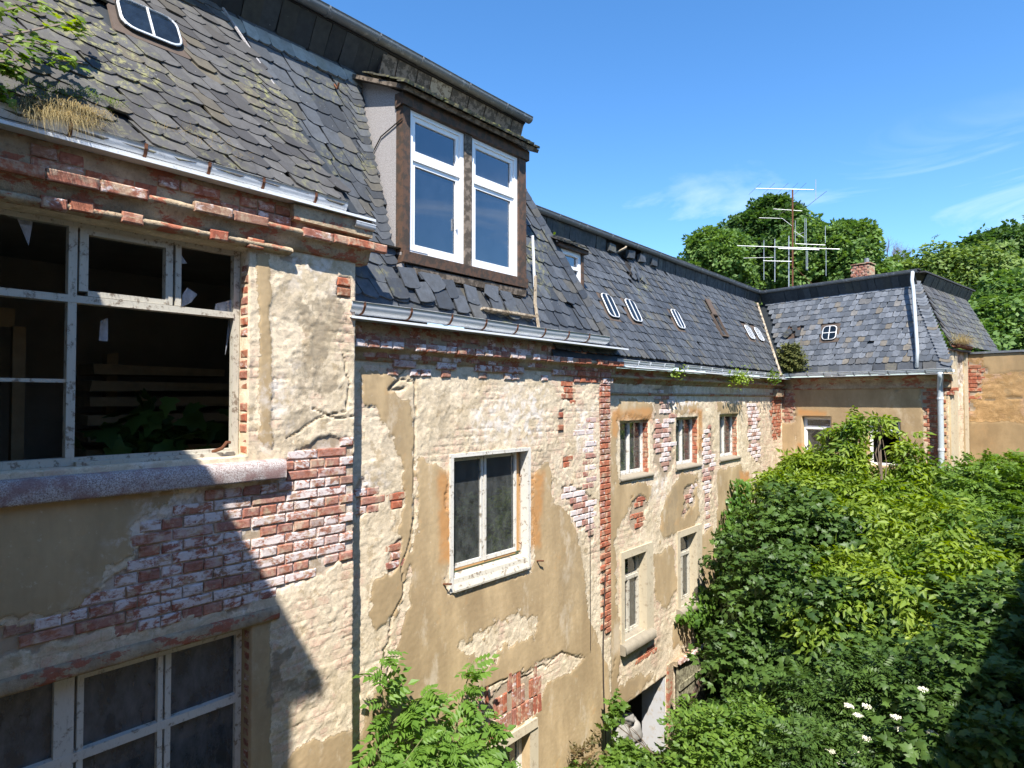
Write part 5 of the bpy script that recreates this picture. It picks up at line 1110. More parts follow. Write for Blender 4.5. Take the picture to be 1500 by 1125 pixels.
def tpl_palm():
    R_ = [(0, 0), (-.05, .22), (.10, .50), (.28, .30), (.52, .42), (.60, .18), (1.0, 0), (.60, -.18), (.52, -.42), (.28, -.30), (.10, -.50), (-.05, -.22)]
    V = [(x, y, -.10*abs(y)-.16*x*x) for x, y in R_]+[(.3, 0, .04)]; n = len(R_)
    return np.array(V), [(i, 12, (i+1) % n)[::-1] for i in range(n)]
def tpl_oval(fold=.12):
    V = [(0, 0, 0), (.35, .26, -fold*.6), (.75, .20, -fold), (1, 0, -.12), (.75, -.20, -fold), (.35, -.26, -fold*.6), (.5, 0, .03)]
    return np.array(V), [(0, 6, 1)[::-1], (1, 6, 2)[::-1], (2, 6, 3)[::-1], (3, 6, 4)[::-1], (4, 6, 5)[::-1], (5, 6, 0)[::-1]]
def tpl_clump(k=5, seed=0):
    "a handful of small leaves on one twig end, for trees far away"
    r = random.Random(seed); V = []; F = []
    for i in range(k):
        p = Vector((r.uniform(0, .9), r.uniform(-.4, .4), r.uniform(-.3, .3))); d = Vector((r.uniform(.2, 1), r.uniform(-1, 1), r.uniform(-.7, .4))).normalized(); s = d.cross(Vector((r.uniform(-.4, .4), r.uniform(-.4, .4), 1))).normalized(); L_ = r.uniform(.45, .65); b = len(V)
        V += [tuple(p), tuple(p+d*L_*.5+s*L_*.30), tuple(p+d*L_), tuple(p+d*L_*.5-s*L_*.30)]; F += [(b, b+1, b+2), (b, b+2, b+3)]
    return np.array(V), F
T_ELDER = tpl_pinnate(2, .50, .115, .42); T_ASH = tpl_pinnate(4, .36, .085, .25); T_NEAR = tpl_pinnate(4, .40, .115, .3); T_PALM = tpl_palm(); T_OVAL = tpl_oval(); T_CL = tpl_clump()
def norm(v): return v/np.maximum(np.linalg.norm(v, axis=-1, keepdims=True), 1e-9)
def leafspots(lobes, nspray, per, tw, rs, droop=.5, inner=.45, minz=-.65, updir=.2):
    """points and directions of leaves on twigs that grow out of lumpy lobes [(centre, radii, weight)]"""
    wts = np.array([l[2] if len(l) > 2 else 1 for l in lobes], float); wts /= wts.sum(); P = []; D = []; O = []
    for (l, wt) in zip(lobes, wts):
        n = int(nspray*wt); v = norm(rs.normal(size=(n*2, 3))); v = v[v[:, 2] > minz][:n]; n = len(v)
        c = np.array(l[0], float); r = np.array(l[1], float)
        lump = .62+.52*fbm(v[:, 0]*3.0+c[0]+v[:, 2]*2, v[:, 1]*3.0+c[1]-v[:, 2]*1.7, 5, 3)
        rad = lump*(1-inner*rs.rand(n)**2.6); p = c+v*r*rad[:, None]; o = norm(v/r)
        d = norm(o*.8+rs.normal(size=(n, 3))*.45+np.array([0, 0, updir]))
        tl = min(tw, float(r.mean())*1.1+.06)
        for k in range(per):
            t = (k+.5)/per*tl*(.7+.6*rs.rand(n)); q = p+d*t[:, None]; q[:, 2] -= droop*t*t/tl
            side = np.cross(d, [0, 0, 1.]); side = norm(side+1e-6)*(1 if k % 2 else -1)
            dd = norm(d*.6+side*.8+rs.normal(size=(n, 3))*.35+np.array([0, 0, -droop*.5])); P.append(q+side*tl*.04); D.append(dd); O.append(o)
    return np.concatenate(P), np.concatenate(D), np.concatenate(O)
def sublobes(lobes, k, rs, f=.48, shell=.72):
    r = []
    for l in lobes:
        c = np.array(l[0]); q = np.array(l[1]); w_ = (l[2] if len(l) > 2 else 1)
        for i in range(k):
            v = norm(rs.normal(size=3)); v[2] = abs(v[2])*(1 if rs.rand() < .72 else -1); s_ = f*(.6+.8*rs.rand()); r.append((c+v*q*shell*(.75+.45*rs.rand()), q*s_*np.array([1, 1, .8]), w_*s_*s_))
    return r
def leafmesh(name, tpl, P, D, O, size, rs, mat, parent, var=.3, up=.75, label=None):
    V, F = tpl; n = len(P); x = norm(D); nn = norm(np.array([0, 0, up])+O*.45+rs.normal(size=(n, 3))*.32); y = norm(np.cross(nn, x)); z = np.cross(x, y)
    s = size*(1-var+2*var*rs.rand(n)); Mx = np.stack([x, y, z], 1)*s[:, None, None]
    VV = P[:, None, :]+np.einsum('vk,nkj->nvj', V, Mx); Fa = np.array(F, np.int64)[None]+(np.arange(n)*len(V))[:, None, None]
    me = arrmesh(name, VV.reshape(-1, 3), Fa.reshape(-1, len(F[0]))); return mobj(name, me, mat, parent, label)
def limbs(base, lobes, r0, mat, parent, rs, fork=.35, sub=5):
    base = Vector(base); cs = [Vector(l[0]) for l in lobes]; mean = sum(cs, Vector())/len(cs); tb = MB()
    mid = base.lerp(Vector((mean.x, mean.y, mean.z)), fork); mid.x = base.x*.6+mid.x*.4; mid.y = base.y*.6+mid.y*.4
    tb.tube([base, base.lerp(mid, .5)+Vector((rs.normal()*.05, rs.normal()*.05, 0)), mid], [r0, r0*.8, r0*.66], 8)
    tr = tb.build('trunk', mat, parent); lb = MB()
    for l in lobes:
        c = Vector(l[0]); j = Vector(rs.normal(size=3)*.12); m1 = mid.lerp(c, .5)+j*2; lb.tube([mid, m1, c], [r0*.5, r0*.3, r0*.14], 6)
        for k in range(sub):
            v = Vector(norm(rs.normal(size=3))); v.z = abs(v.z)*.7; e = c+Vector((v.x*l[1][0], v.y*l[1][1], v.z*l[1][2]))*.75; s_ = m1.lerp(c, rs.rand()); lb.tube([s_, s_.lerp(e, .5)+Vector(rs.normal(size=3)*.06), e], [r0*.16, r0*.09, r0*.03], 4, False)
    lb.build('limbs', mat, parent); return tr
def tree(name, label, cat, base, lobes, tpl, size, nsp, per, tw, mat, r0=.12, seed=0, droop=.5, group=None, up=.75, inner=.45, minz=-.65, bark='bark', var=.3, updir=.2, trunk=True, sub=16, f=.31, shell=.92):
    rs = np.random.RandomState(seed+100); t = thing(name, label, cat, base, group)
    if trunk: limbs(base, lobes, r0, bark, t, rs)
    P, D_, O = leafspots(sublobes(lobes, sub, rs, f, shell), nsp, per, tw, rs, droop, inner, minz, updir)
    leafmesh('crown', tpl, P, D_, O, size, rs, mat, t, var, up); return t
def lobe(px, py, d, rx, ry, rz, wt=1): p = at(px, py, d); return ((p.x, p.y, p.z), (rx, ry, rz), wt)
def gnd(px, d): p = at(px, 585, d); return (p.x, p.y, GZ)
# --- shrubs and trees of the courtyard
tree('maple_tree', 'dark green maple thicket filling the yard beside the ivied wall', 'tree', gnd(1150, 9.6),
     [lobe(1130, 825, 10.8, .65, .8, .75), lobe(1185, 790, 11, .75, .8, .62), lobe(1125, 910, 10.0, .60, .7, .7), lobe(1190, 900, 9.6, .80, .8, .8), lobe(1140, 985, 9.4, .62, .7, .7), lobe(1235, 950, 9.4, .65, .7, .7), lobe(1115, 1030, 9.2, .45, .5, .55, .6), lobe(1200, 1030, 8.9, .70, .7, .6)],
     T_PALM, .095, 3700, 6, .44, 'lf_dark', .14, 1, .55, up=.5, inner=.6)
tree('box_elder', 'tall yellow-green box elder rising before the wing windows', 'tree', gnd(1230, 12.6),
     [lobe(1165, 715, 13.0, .6, .5, .28), lobe(1218, 728, 12.7, .6, .6, .30), lobe(1275, 735, 12.6, .6, .6, .30), lobe(1200, 682, 13.2, .24, .25, .18, .2), lobe(1245, 660, 12.9, .12, .15, .42, .12), lobe(1292, 705, 12.8, .12, .12, .18, .06), lobe(1180, 680, 13.0, .35, .25, .14, .15), lobe(1235, 690, 12.8, .3, .25, .2, .2), lobe(1160, 760, 12.6, .5, .5, .4, .5), lobe(1330, 700, 12.7, .22, .2, .22, .14), lobe(1325, 745, 12.6, .35, .5, .22, .3), lobe(1200, 765, 12.2, .75, .6, .42), lobe(1290, 772, 12.0, .8, .6, .42), lobe(1250, 618, 13.0, .06, .08, .22, .06), lobe(1330, 665, 12.9, .09, .12, .34, .08), lobe(1213, 640, 13.1, .08, .1, .16, .06), lobe(1288, 625, 12.9, .05, .08, .2, .05)],
     T_ELDER, .20, 2300, 6, .48, 'lf_yellow', .10, 2, .7, up=.4, inner=.6)
tree('box_elder', 'drooping bright green box elder in the middle right of the thicket', 'tree', gnd(1330, 10.2),
     [lobe(1330, 800, 11, .9, .8, .6), lobe(1400, 820, 10.8, .9, .8, .6), lobe(1290, 870, 10.2, .8, .7, .6), lobe(1370, 890, 9.8, .9, .8, .6), lobe(1450, 880, 9.8, .7, .7, .55), lobe(1300, 960, 9.2, .6, .6, .5, .8), lobe(1240, 850, 10.6, .6, .6, .5, .6), lobe(1395, 950, 9.3, .6, .6, .45, .6), lobe(1225, 900, 9.4, .5, .5, .4, .4)],
     T_ELDER, .21, 1600, 6, .55, 'lf_yellow', .12, 3, .8, up=.4, inner=.6)
tree('ash_tree', 'mid green ash with feathery leaves below the ochre wall', 'tree', gnd(1450, 13),
     [lobe(1430, 735, 13.2, .8, .7, .45), lobe(1480, 725, 13.3, .8, .7, .5), lobe(1400, 780, 12.6, .8, .7, .55), lobe(1470, 790, 12.2, .9, .8, .6), lobe(1505, 740, 13, .6, .6, .4), lobe(1365, 800, 12.8, .45, .5, .4, .5)],
     T_ASH, .22, 1900, 6, .42, 'lf_mid', .11, 4, .6)
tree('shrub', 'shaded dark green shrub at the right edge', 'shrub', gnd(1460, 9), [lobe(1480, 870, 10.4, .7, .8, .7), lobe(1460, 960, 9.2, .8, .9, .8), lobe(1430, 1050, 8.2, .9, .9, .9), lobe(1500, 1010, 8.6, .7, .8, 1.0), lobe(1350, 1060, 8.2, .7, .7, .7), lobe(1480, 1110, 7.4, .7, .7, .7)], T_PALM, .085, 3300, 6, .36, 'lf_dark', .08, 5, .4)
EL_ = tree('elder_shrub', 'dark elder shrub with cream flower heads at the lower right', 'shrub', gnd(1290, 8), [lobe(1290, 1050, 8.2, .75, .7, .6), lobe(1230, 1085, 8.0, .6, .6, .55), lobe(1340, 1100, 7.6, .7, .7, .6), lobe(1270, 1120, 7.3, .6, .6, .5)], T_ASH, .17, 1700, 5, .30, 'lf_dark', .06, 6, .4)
for px, py in ((1243, 1036), (1270, 1037), (1257, 1050), (1312, 1053), (1318, 1070), (1352, 1012), (1270, 1084), (1253, 1104), (1234, 1120), (1216, 1102), (1365, 1076), (1395, 1082), (1348, 1124), (1285, 1112)):
    rs = np.random.RandomState(px); p = np.array(at(px, py, 6.95)); n = 150; th_ = rs.rand(n)*2*PI; rr = np.sqrt(rs.rand(n))*.042; P = p+np.stack([np.cos(th_)*rr, np.sin(th_)*rr*.8, .02-rr*rr*6+rs.rand(n)*.008], 1)
    leafmesh('flower_head', T_OVAL, P, norm(rs.normal(size=(n, 3))), np.tile([0, 0, 1.], (n, 1)), .015, rs, 'petal', EL_)
tree('shrub', 'bright green shrub in front of the plank door', 'shrub', gnd(1040, 8.3), [lobe(1060, 1105, 8.6, .40, .5, .36), lobe(1015, 1150, 8.3, .30, .5, .25), lobe(1100, 1105, 8.4, .45, .6, .45), lobe(1140, 1115, 8.0, .6, .6, .5), lobe(1045, 1125, 7.6, .6, .6, .5), lobe(1080, 1130, 7.4, .7, .6, .5)], T_OVAL, .075, 3200, 6, .26, 'lf_mid', .05, 7, .35, updir=.5)
tree('shrub', 'loose pale green shrub in front of the dark doorway', 'shrub', gnd(920, 7.6), [lobe(915, 1150, 7.8, .36, .45, .26), lobe(955, 1160, 7.9, .36, .45, .25), lobe(865, 1175, 7.3, .3, .4, .24, .7), lobe(985, 1170, 8.0, .25, .4, .22, .8), lobe(900, 1060, 8.0, .06, .1, .35, .10)], T_PALM, .075, 1300, 6, .28, 'lf_mid', .04, 8, .25, updir=.7)
tree('shrub', 'reddish brown seedling against the tan wall', 'shrub', gnd(862, 7.3), [lobe(850, 1120, 7.35, .10, .12, .18, 1), lobe(872, 1105, 7.5, .07, .1, .18, .6)], T_OVAL, .05, 60, 6, .2, 'dryleaf', .015, 9, .2, updir=.9)
# ivy on the corner of the long block
def sheet_leaves(name, label, pts, X, n, size, tpl, mat, seed, depth=.18, cat='ivy'):
    rs = np.random.RandomState(seed); poly_ = M.poly(pts, X); a = [p[0] for p in poly_]; z = [p[1] for p in poly_]; A_ = rs.uniform(min(a), max(a), n*4); Z_ = rs.uniform(min(z), max(z), n*4)
    k = ((sdf(poly_, A_, Z_)+.04+.06*(fbm(A_*4, Z_*4, seed, 4)-.5)*2) > 0) & (Z_ > GZ); A_, Z_ = A_[k][:n], Z_[k][:n]; m = len(A_)
    out_ = X+.02+depth*(rs.rand(m)*(.4+1.2*fbm(A_*3, Z_*3, seed+3, 3))); P = np.stack([out_, A_, Z_], 1)
    t = thing(name, label, cat, (X, float(A_.mean()), GZ)); D_ = norm(np.stack([.35*np.ones(m), rs.normal(size=m)*.7, -.7*np.ones(m)+rs.normal(size=m)*.3], 1)); O = np.tile([1., -.2, .3], (m, 1))
    st = MB(); rr = random.Random(seed)
    for i in range(9):
        y0 = rr.uniform(min(a), max(a)); st.tube([(X+.03, y0+rr.uniform(-.3, .3), GZ), (X+.03, y0, min(z)*.6+max(z)*.4-1.2), (X+.03, y0+rr.uniform(-.2, .2), min(z)*.5+max(z)*.5-1.0)], .012, 4)
    st.build('stems', 'bark', t); leafmesh('foliage', tpl, P, D_, O, size, rs, mat, t, .3, .5); return t
sheet_leaves('ivy', 'ivy climbing the wall of the long block beside its lower window', [(1068, 700), (1078, 705), (1080, 740), (1088, 760), (1094, 900), (1085, 1100), (1030, 1100), (1028, 960), (1010, 905), (985, 905), (1005, 882), (1020, 860), (1042, 855), (1048, 770), (1060, 735)], X3, 5600, .085, T_PALM, 'lf_ivy', 21, .30)
pw = [W.p(a, .15, z) for a, z in ()]
def wing_leaves(label, cells, n, size, tpl, mat, seed, fr=W):
    rs = np.random.RandomState(seed); t = thing('ivy', label, 'ivy', fr.p(cells[0][0], .1, GZ)); P = []; 
    for (a, z, ra, rz) in cells:
        k = int(n*ra*rz); v = rs.normal(size=(k, 2))*.5; P.append(np.stack([a+v[:, 0]*ra, .03+.16*rs.rand(k), z+v[:, 1]*rz], 1))
    P = np.concatenate(P); Wp = np.array(fr.o)+P[:, :1]*np.array(fr.ex)+P[:, 1:2]*np.array(fr.n)+P[:, 2:]*np.array([0, 0, 1.]); m = len(Wp)
    D_ = norm(np.array(fr.n)*.4+rs.normal(size=(m, 3))*.5+np.array([0, 0, -.6])); leafmesh('foliage', tpl, Wp, D_, np.tile(np.array(fr.n), (m, 1)), size, rs, mat, t, .3, .5)
    st = MB(); 
    for (a, z, ra, rz) in cells[:3]: st.tube([fr.p(a, .03, z), fr.p(a+.1, .03, (z+GZ)/2), fr.p(a, .03, GZ)], .014, 4)
    st.build('stems', 'bark', t); return t
wing_leaves('dark ivy on the wing wall left of the downpipe', [(2.95, -1.45, .28, .32), (2.75, -1.8, .4, .4), (2.55, -1.55, .2, .2)], 3600, .085, T_OVAL, 'lf_dark', 31)
wing_leaves('dark creeper on the wing corner right of the downpipe', [(.25, -1.45, .30, .30), (.35, -1.8, .4, .4), (.6, -2.1, .4, .35)], 3600, .085, T_OVAL, 'lf_ivy', 32, Frame(W.p(3.1, .05, 0), Wv, Nv))
# --- near climbing plant at the foot of the tan block: every compound leaf is an object
def near_plant(name, label, cat, stems, n, size, mat, seed, X=.45, tpl=T_ASH, bmat='twig'):
    rr = random.Random(seed); t = thing(name, label, cat, (X, stems[0][0][0] if 0 else M.px(stems[0][0], X)[0], GZ)); V, F = tpl; me = bpy.data.meshes.new('leaf'); me.from_pydata([tuple(v) for v in V], [], F); me.update(); me.materials.append(MT[mat]); pts = []
    sb = MB()
    for st in stems:
        q = [atX(p[0], p[1], X+(p[2] if len(p) > 2 else 0)) for p in st]; sb.tube(q, [.012*(1-.7*i/(len(q)-1)) for i in range(len(q))], 5); pts.append(q)
    sb.build('stem', bmat, t); tot = sum(sum((b-a).length for a, b in zip(q[:-1], q[1:])) for q in pts)
    for q in pts:
        Ls = [(b-a).length for a, b in zip(q[:-1], q[1:])]; m = max(3, int(n*sum(Ls)/tot))
        for i in range(m):
            s = sum(Ls)*(i+rr.random()*.6)/m; k = 0
            while k < len(Ls)-1 and s > Ls[k]: s -= Ls[k]; k += 1
            p = q[k].lerp(q[k+1], min(1, s/Ls[k])); az = rr.uniform(-1.7, 1.7); d = Vector((math.cos(az)*.9, math.sin(az), rr.uniform(-.15, .75))).normalized()
            sz = size*rr.uniform(.65, 1.2)*(1-.35*(i/m)); up = Vector((rr.uniform(.1, .7), rr.uniform(-.5, .3), 1)); y = up.cross(d).normalized(); z = d.cross(y)
            o = bpy.data.objects.new('leaf', me); COL.objects.link(o); adopt(o, t); o.matrix_basis = Matrix.Translation(p) @ Matrix((d, y, z)).transposed().to_4x4() @ Matrix.Scale(sz, 4)
    return t
near_plant('ash_sapling', 'feathery leaved bright green sapling leaning on the foot of the tan wall', 'sapling',
           [[(575, 1180), (570, 1060), (556, 1000), (562, 952)], [(620, 1180, .1), (610, 1100, .1), (598, 1050, .1), (625, 1010, 0)], [(660, 1180, .25), (665, 1080, .2), (680, 1010, .1), (694, 968, 0)], [(600, 1180, .3), (560, 1120, .3), (548, 1090, .3)],
            [(690, 1180, .35), (700, 1120, .3), (715, 1070, .2), (705, 1040, .2)], [(640, 1180, .45), (640, 1110, .4), (650, 1060, .35)], [(720, 1190, .4), (735, 1140, .35), (752, 1110, .3)], [(580, 1180, .5), (590, 1120, .5), (620, 1080, .45)], [(670, 1200, .6), (690, 1140, .55), (670, 1090, .5)], [(575, 1060), (600, 1030), (640, 1025)]],
           298, .27, 'lf_near', 3, .22, T_NEAR, bmat='greenstem')
# overhanging branch, top left
def hang(name, label, cat, stems, n, size, mat, seed, fn, tpl=T_PALM):
    rr = random.Random(seed); q0 = fn(*stems[0][0]); t = thing(name, label, cat, q0); V, F = tpl; me = bpy.data.meshes.new('leaf'); me.from_pydata([tuple(v) for v in V], [], F); me.update(); me.materials.append(MT[mat]); sb = MB()
    for st in stems:
        q = [fn(*p) for p in st]; sb.tube(q, [.009*(1-.7*i/(len(q)-1))+.001 for i in range(len(q))], 5); m = int(n/len(stems))
        for i in range(m):
            u = rr.random()**.8*(len(q)-1); k = min(len(q)-2, int(u)); p = q[k].lerp(q[k+1], u-k)+Vector([rr.gauss(0, .022) for _ in range(3)])
            d = Vector((rr.uniform(-.2, 1), rr.uniform(-1, 1), rr.uniform(-.9, .3))).normalized(); up = Vector((rr.uniform(.1, .9), rr.uniform(-.5, .3), 1)); y = up.cross(d).normalized(); z = d.cross(y)
            o = bpy.data.objects.new('leaf', me); COL.objects.link(o); adopt(o, t); o.matrix_basis = Matrix.Translation(p) @ Matrix((d, y, z)).transposed().to_4x4() @ Matrix.Scale(size*rr.uniform(.6, 1.25), 4)
    sb.build('twig', 'twig', t); return t
def onr1(px, py, h=.1):
    r = ray(px, py); k_ = (SF1[0]+SF1[3]*h-Vector((CX, 0, 0))).dot(SF1[3])/r.dot(SF1[3]); return Vector((CX, 0, 0))+r*k_
hang('maple_branch', 'leafy yellow-green branch overhanging the slates at the top left corner', 'branch',
     [[(-120, 60, .3), (20, 50, .25), (90, 35, .2), (130, 42, .16)], [(-120, 60, .3), (-20, 20, .3), (40, 8, .25), (75, 15, .2)], [(-120, 90, .3), (0, 90, .25), (60, 85, .2), (120, 92, .12)], [(-120, 90, .3), (-10, 60, .28), (50, 62, .25), (85, 72, .2)], [(-100, 120, .25), (0, 95, .2), (35, 108, .15)], [(-100, 130, .2), (-10, 130, .1), (12, 140, .08)]],
     290, .058, 'lf_yellow', 5, onr1)
# --- grasses in gutters and on roofs
def tuft(name, label, cat, centres, n, ln, mat, seed, down=.6, spread=.06, wid=.0035, dirn=(1, 0, 0)):
    rs = np.random.RandomState(seed); t = thing(name, label, cat, centres[0]); V = []; F = []; dn = Vector(dirn)
    for c in centres:
        for i in range(n):
            p = Vector(c)+Vector(rs.normal(size=3)*spread*np.array([1, 2.2, .5])); d = Vector((rs.normal()*.7+dn.x*.8, rs.normal()*.7+dn.y*.8, abs(rs.normal())*.8+.2)).normalized(); L_ = ln*(.4+.8*rs.rand()); s_ = d.cross(Vector((0, 0, 1))).normalized()*wid; b = len(V)
            for k in range(4):
                u = k/3; q = p+d*L_*u+Vector((0, 0, -down*L_*u*u)); V += [tuple(q+s_*(1-u*.9)), tuple(q-s_*(1-u*.9))]
            F += [(b+2*k, b+2*k+1, b+2*k+3, b+2*k+2) for k in range(3)]
    me = arrmesh('blades', V, F); mobj('blades', me, mat, t, kind='stuff'); return t
g1 = [tuple(onr1(x, y, .03)) for x, y in ((40, 165), (70, 170), (95, 172), (120, 178), (60, 155), (95, 155), (130, 165))]
tuft('grass_tuft', 'dry grass tuft spilling over the gutter at the top left', 'grass', g1, 150, .16, 'straw', 1, 1.1, .022, .0016)
tuft('grass_tuft', 'green grass growing behind the dry tuft at the top left', 'grass', [tuple(onr1(x, y, .02)) for x, y in ((100, 140), (130, 140), (75, 135), (155, 150), (45, 140))], 100, .09, 'lf_olive', 2, .6, .03, .0016)
tuft('grass_tuft', 'thin yellow grass on the lower slates of the nearest roof', 'grass', [tuple(onr1(x, y, .01)) for x, y in ((300, 215), (320, 210), (270, 195), (345, 230), (240, 190))], 24, .10, 'straw', 3, .5, .03, .0014)
tuft('grass_tuft', 'straw coloured grass on the far corner of the wing roof', 'grass', [tuple(E_.p(.3, .02, 1.08)), tuple(E_.p(.7, .0, 1.1)), tuple(E_.p(1.0, -.05, 1.15))], 160, .34, 'straw', 4, .4, .06, .006)
for lab, px, py, n_, sz in (('small weed on the long cornice, leftmost of three', 993, 545, 60, .10), ('leafy weed on the long cornice, middle of three', 1080, 552, 260, .13), ('leafy weed on the long cornice beside the inner corner', 1130, 552, 200, .13)):
    p = atX(px, py, X3+.2); rs = np.random.RandomState(px); t = thing('weed', lab, 'weed', p); P = np.array(p)+rs.normal(size=(n_, 3))*np.array([.05, .20, .07])*(n_/200)**.4; D_ = norm(rs.normal(size=(n_, 3))+np.array([.6, 0, .3])); leafmesh('foliage', T_OVAL, P, D_, np.tile([.5, 0, .6], (n_, 1)), .065, rs, 'lf_yellow', t); MB().tube([p+Vector((0, 0, -.06)), p, p+Vector((.02, .05, .1))], .006, 4).build('stem', 'twig', t)
p = atX(838, 388, -.38); rs = np.random.RandomState(5); t = thing('weed', 'yellow-green sprig growing by the small dormer', 'weed', atX(812, 375, -.3)); c = np.array(atX(811, 372, -.3)); P = c+rs.normal(size=(60, 3))*np.array([.02, .03, .10]); leafmesh('foliage', T_OVAL, P, norm(rs.normal(size=(60, 3))+np.array([0, 0, .8])), np.tile([0, 0, 1.], (60, 1)), .05, rs, 'lf_yellow', t)
# young conifer in the roof valley
cp = W.p(.32, .24, .62); rs = np.random.RandomState(8); t = thing('conifer_seedling', 'mossy young conifer growing from the inner roof corner', 'shrub', cp)
P = []; D_ = []
for i in range(26):
    h = i/26; n_ = 5
    for k in range(n_):
        az = k*2*PI/n_+i*1.1; L_ = (.34-.20*h)*(.7+.5*rs.rand())
        for m in range(9): u = (m+1)/9; P.append((cp.x+math.cos(az)*L_*u, cp.y+math.sin(az)*L_*u*.7, cp.z+.02+h*.58+.05*u)); D_.append((math.cos(az)+rs.normal()*.5, math.sin(az)+rs.normal()*.5, .4*rs.normal()))
leafmesh('foliage', tpl_clump(6, 4), np.array(P), norm(np.array(D_)), np.tile([0, -.5, .7], (len(P), 1)), .085, rs, 'lf_fir', t); MB().tube([cp, cp+Vector((0, 0, .62))], [.02, .005], 5).build('stem', 'bark', t)
# pale sacks inside the open doorway
sk_ = thing('sack_heap', 'grey plastic sack heap inside the dark doorway', 'sacks', M.p(8.0, -.7, GZ))
import bmesh as _bm
for k, (a, o_, z_, rx, ry, rz, rot) in enumerate(((8.05, -.42, -4.98, .20, .16, .20, .6), (8.20, -.36, -4.80, .20, .08, .08, -.5), (8.38, -.42, -5.06, .18, .16, .22, .2), (7.95, -.45, -5.35, .3, .22, .30, 0), (8.4, -.5, -5.4, .3, .22, .28, 0))):
    bm = _bm.new(); _bm.ops.create_icosphere(bm, subdivisions=3, radius=1)
    for v in bm.verts: v.co *= 1+.18*(math.sin(v.co.x*5+k)+math.sin(v.co.z*7+k*2)+math.sin(v.co.y*6))/2
    me = bpy.data.meshes.new('sack'); bm.to_mesh(me); bm.free(); me.shade_smooth(); o = mobj('sack', me, 'sack', sk_); o.matrix_basis = Matrix.Translation(M.p(a, o_, z_)) @ Matrix.Rotation(rot, 4, 'X') @ Matrix.Diagonal((ry, rx, rz, 1))
# plant and drying vines inside the broken window
near = thing('house_plant', 'dark leafy plant inside the room of the broken window', 'plant', (-1.6, 2.0, -1.35)); rs = np.random.RandomState(4)
n_ = 170; P = np.array([-1.3, 1.95, -.45])+rs.normal(size=(n_, 3))*np.array([.2, .22, .22]); leafmesh('foliage', T_PALM, P, norm(rs.normal(size=(n_, 3))+np.array([.8, -.4, -.3])), np.tile([1, -.3, .4], (n_, 1)), .20, rs, 'lf_dark', near); MB().tube([(-1.5, 2.1, -1.3), (-1.35, 2.0, -.8), (-1.3, 1.95, -.3)], .015, 5).build('stem', 'bark', near)
# --- trees behind the roofs
def far(label, px, py, d, blobs, size, nsp, mat, seed, tw=1.3, name='broadleaf_tree', base_px=None, r0=.35, droop=.3, inner=.5, group='trees behind the roofs'):
    tree(name, label, 'tree', gnd(base_px or px, d), [lobe(b[0], b[1]+17, b[2], b[3]*.74, b[4]*.8, b[5]*.74) for b in blobs], T_CL, size, nsp, 5, tw, mat, r0, seed, droop, group, .5, inner, -.9, var=.35, sub=30, f=.27, shell=1.08)
far('light green tree at the left end of the far tree line', 1045, 385, 38, [(1045, 370, 38, 1.8, 1.8, 1.5), (1020, 400, 38, 1.5, 1.5, 1.3), (1070, 400, 38, 2, 2, 1.8), (1040, 345, 38, 1.0, 1, .8), (1060, 350, 38, 1.2, 1, .9)], .42, 1500, 'lf_far', 51)
far('darker tree with a ragged top behind the aerial mast', 1120, 370, 43, [(1115, 345, 43, 2.2, 2, 2), (1145, 350, 43, 2.2, 2, 2.2), (1120, 400, 43, 3, 2, 2.2), (1150, 395, 43, 2.6, 2, 2), (1105, 315, 43, 1.6, 1, .9), (1135, 312, 43, 1.6, 1, .9), (1160, 320, 43, 1.2, 1, 1.2), (1090, 312, 43, .9, .6, .3), (1128, 288, 43, 1.0, .6, .35), (1150, 300, 43, .8, .6, .5)], .45, 2600, 'lf_fardark', 52, 1.6)
far('full green tree to the right of the aerial mast', 1215, 380, 40, [(1195, 355, 40, 1.8, 1.5, 1.6), (1230, 350, 40, 2, 1.5, 1.3), (1210, 395, 40, 2.4, 2, 1.8), (1250, 385, 40, 1.8, 1.5, 1.6), (1240, 335, 40, 1.3, 1, .6), (1270, 405, 40, 1.2, 1, 1.2)], .42, 2400, 'lf_far', 53)
far('olive green tree between the chimney and the dark trees', 1370, 410, 44, [(1350, 400, 44, 2.4, 2, 1.7), (1390, 395, 44, 2.6, 2, 1.9), (1320, 415, 44, 2, 2, 1.6), (1410, 430, 44, 2.5, 2, 2.2), (1375, 440, 44, 2.5, 2, 2.2)], .45, 2300, 'lf_olive', 54)
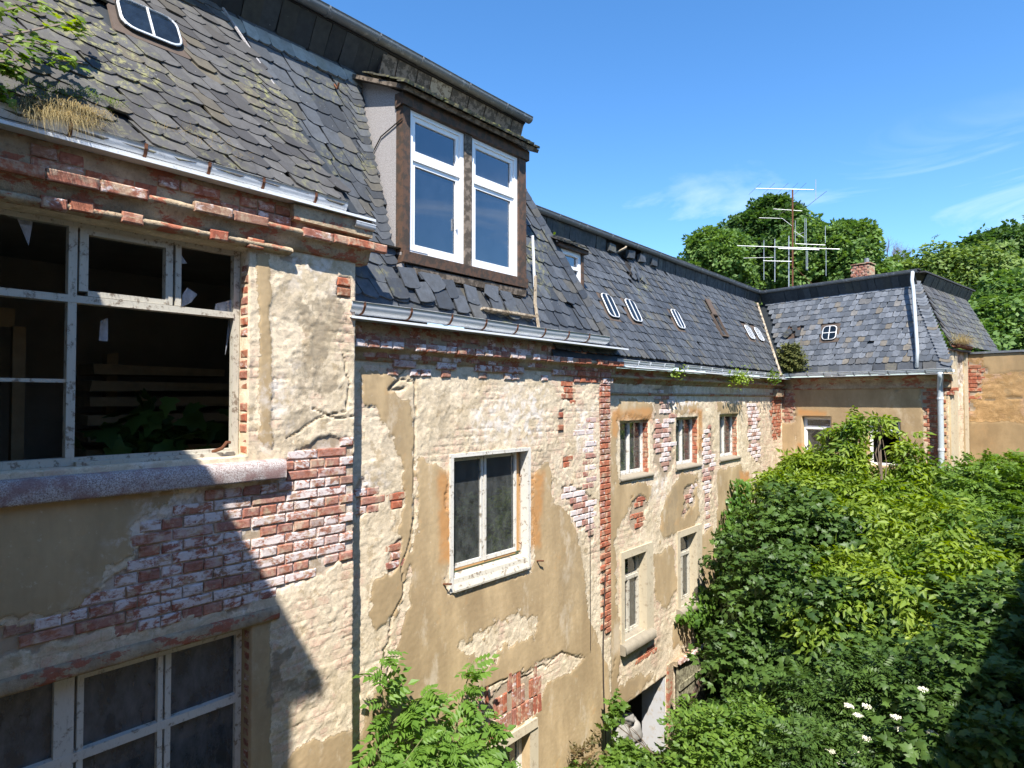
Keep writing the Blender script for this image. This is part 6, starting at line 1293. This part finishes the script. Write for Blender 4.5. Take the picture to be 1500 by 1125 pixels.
far('tall dark green tree at the right edge behind the roof', 1470, 390, 50, [(1460, 375, 50, 3, 2.5, 2), (1490, 365, 50, 2.8, 2.5, 1.8), (1440, 410, 50, 2.6, 2.5, 2.4), (1490, 420, 50, 3, 2.5, 3), (1430, 365, 50, 1.4, 1.2, .9), (1470, 345, 50, 1.8, 1.4, .7)], .50, 2700, 'lf_fardark', 55)
far('bright green tree low behind the ochre wall', 1450, 470, 30, [(1420, 470, 30, 1.4, 1.5, 1.1), (1460, 465, 30, 1.5, 1.5, 1.2), (1490, 480, 30, 1.6, 1.5, 1.3), (1440, 495, 30, 1.8, 1.5, 1.4), (1480, 430, 31, .6, 1, 1.1), (1415, 500, 28, 1.1, 1, .9)], .36, 2400, 'lf_far', 56)
# bare tree between them
bt = thing('bare_tree', 'leafless reddish tree top beyond the chimney', 'tree', gnd(1290, 46)); rs = np.random.RandomState(9); b = MB(); root = at(1290, 420, 46); b.tube([Vector((root.x, root.y, GZ)), root], [.3, .16], 6)
def grow(p, d, L_, r, k):
    e = p+d*L_; b.tube([p, p.lerp(e, .5)+Vector(rs.normal(size=3)*L_*.05), e], [r, r*.8, r*.6], 3, False)
    if k: 
        for _ in range(3): grow(p.lerp(e, .5+.5*rs.rand()), (d+Vector(rs.normal(size=3)*.45)+Vector((0, 0, .12))).normalized(), L_*.72, r*.55, k-1)
for i in range(5): grow(root, Vector((rs.normal()*.55, rs.normal()*.3, 1)).normalized(), 1.3, .06, 4)
b.build('branches', 'twig', bt)
# shrubby crown tip showing over the far eave
far('small crown tip showing over the far eave', 930, 370, 34, [(925, 366, 34, .5, .5, .5), (938, 378, 34, .6, .5, .4)], .30, 160, 'lf_far', 57, .6, r0=.1)
for t_ in (T1, T2, T3, T4, T5): 
    ch = [o for o in bpy.data.objects if o.parent and (o.parent == t_ or o.parent.parent == t_)]; print(t_.name, {k: sum(1 for o in ch if o.name.split('.')[0] == k) for k in ('brick', 'slate')})
print('objects', len(bpy.data.objects), 'tris', sum(len(m.loops)-2*len(m.polygons) for m in bpy.data.meshes))
S.render.engine = 'CYCLES'
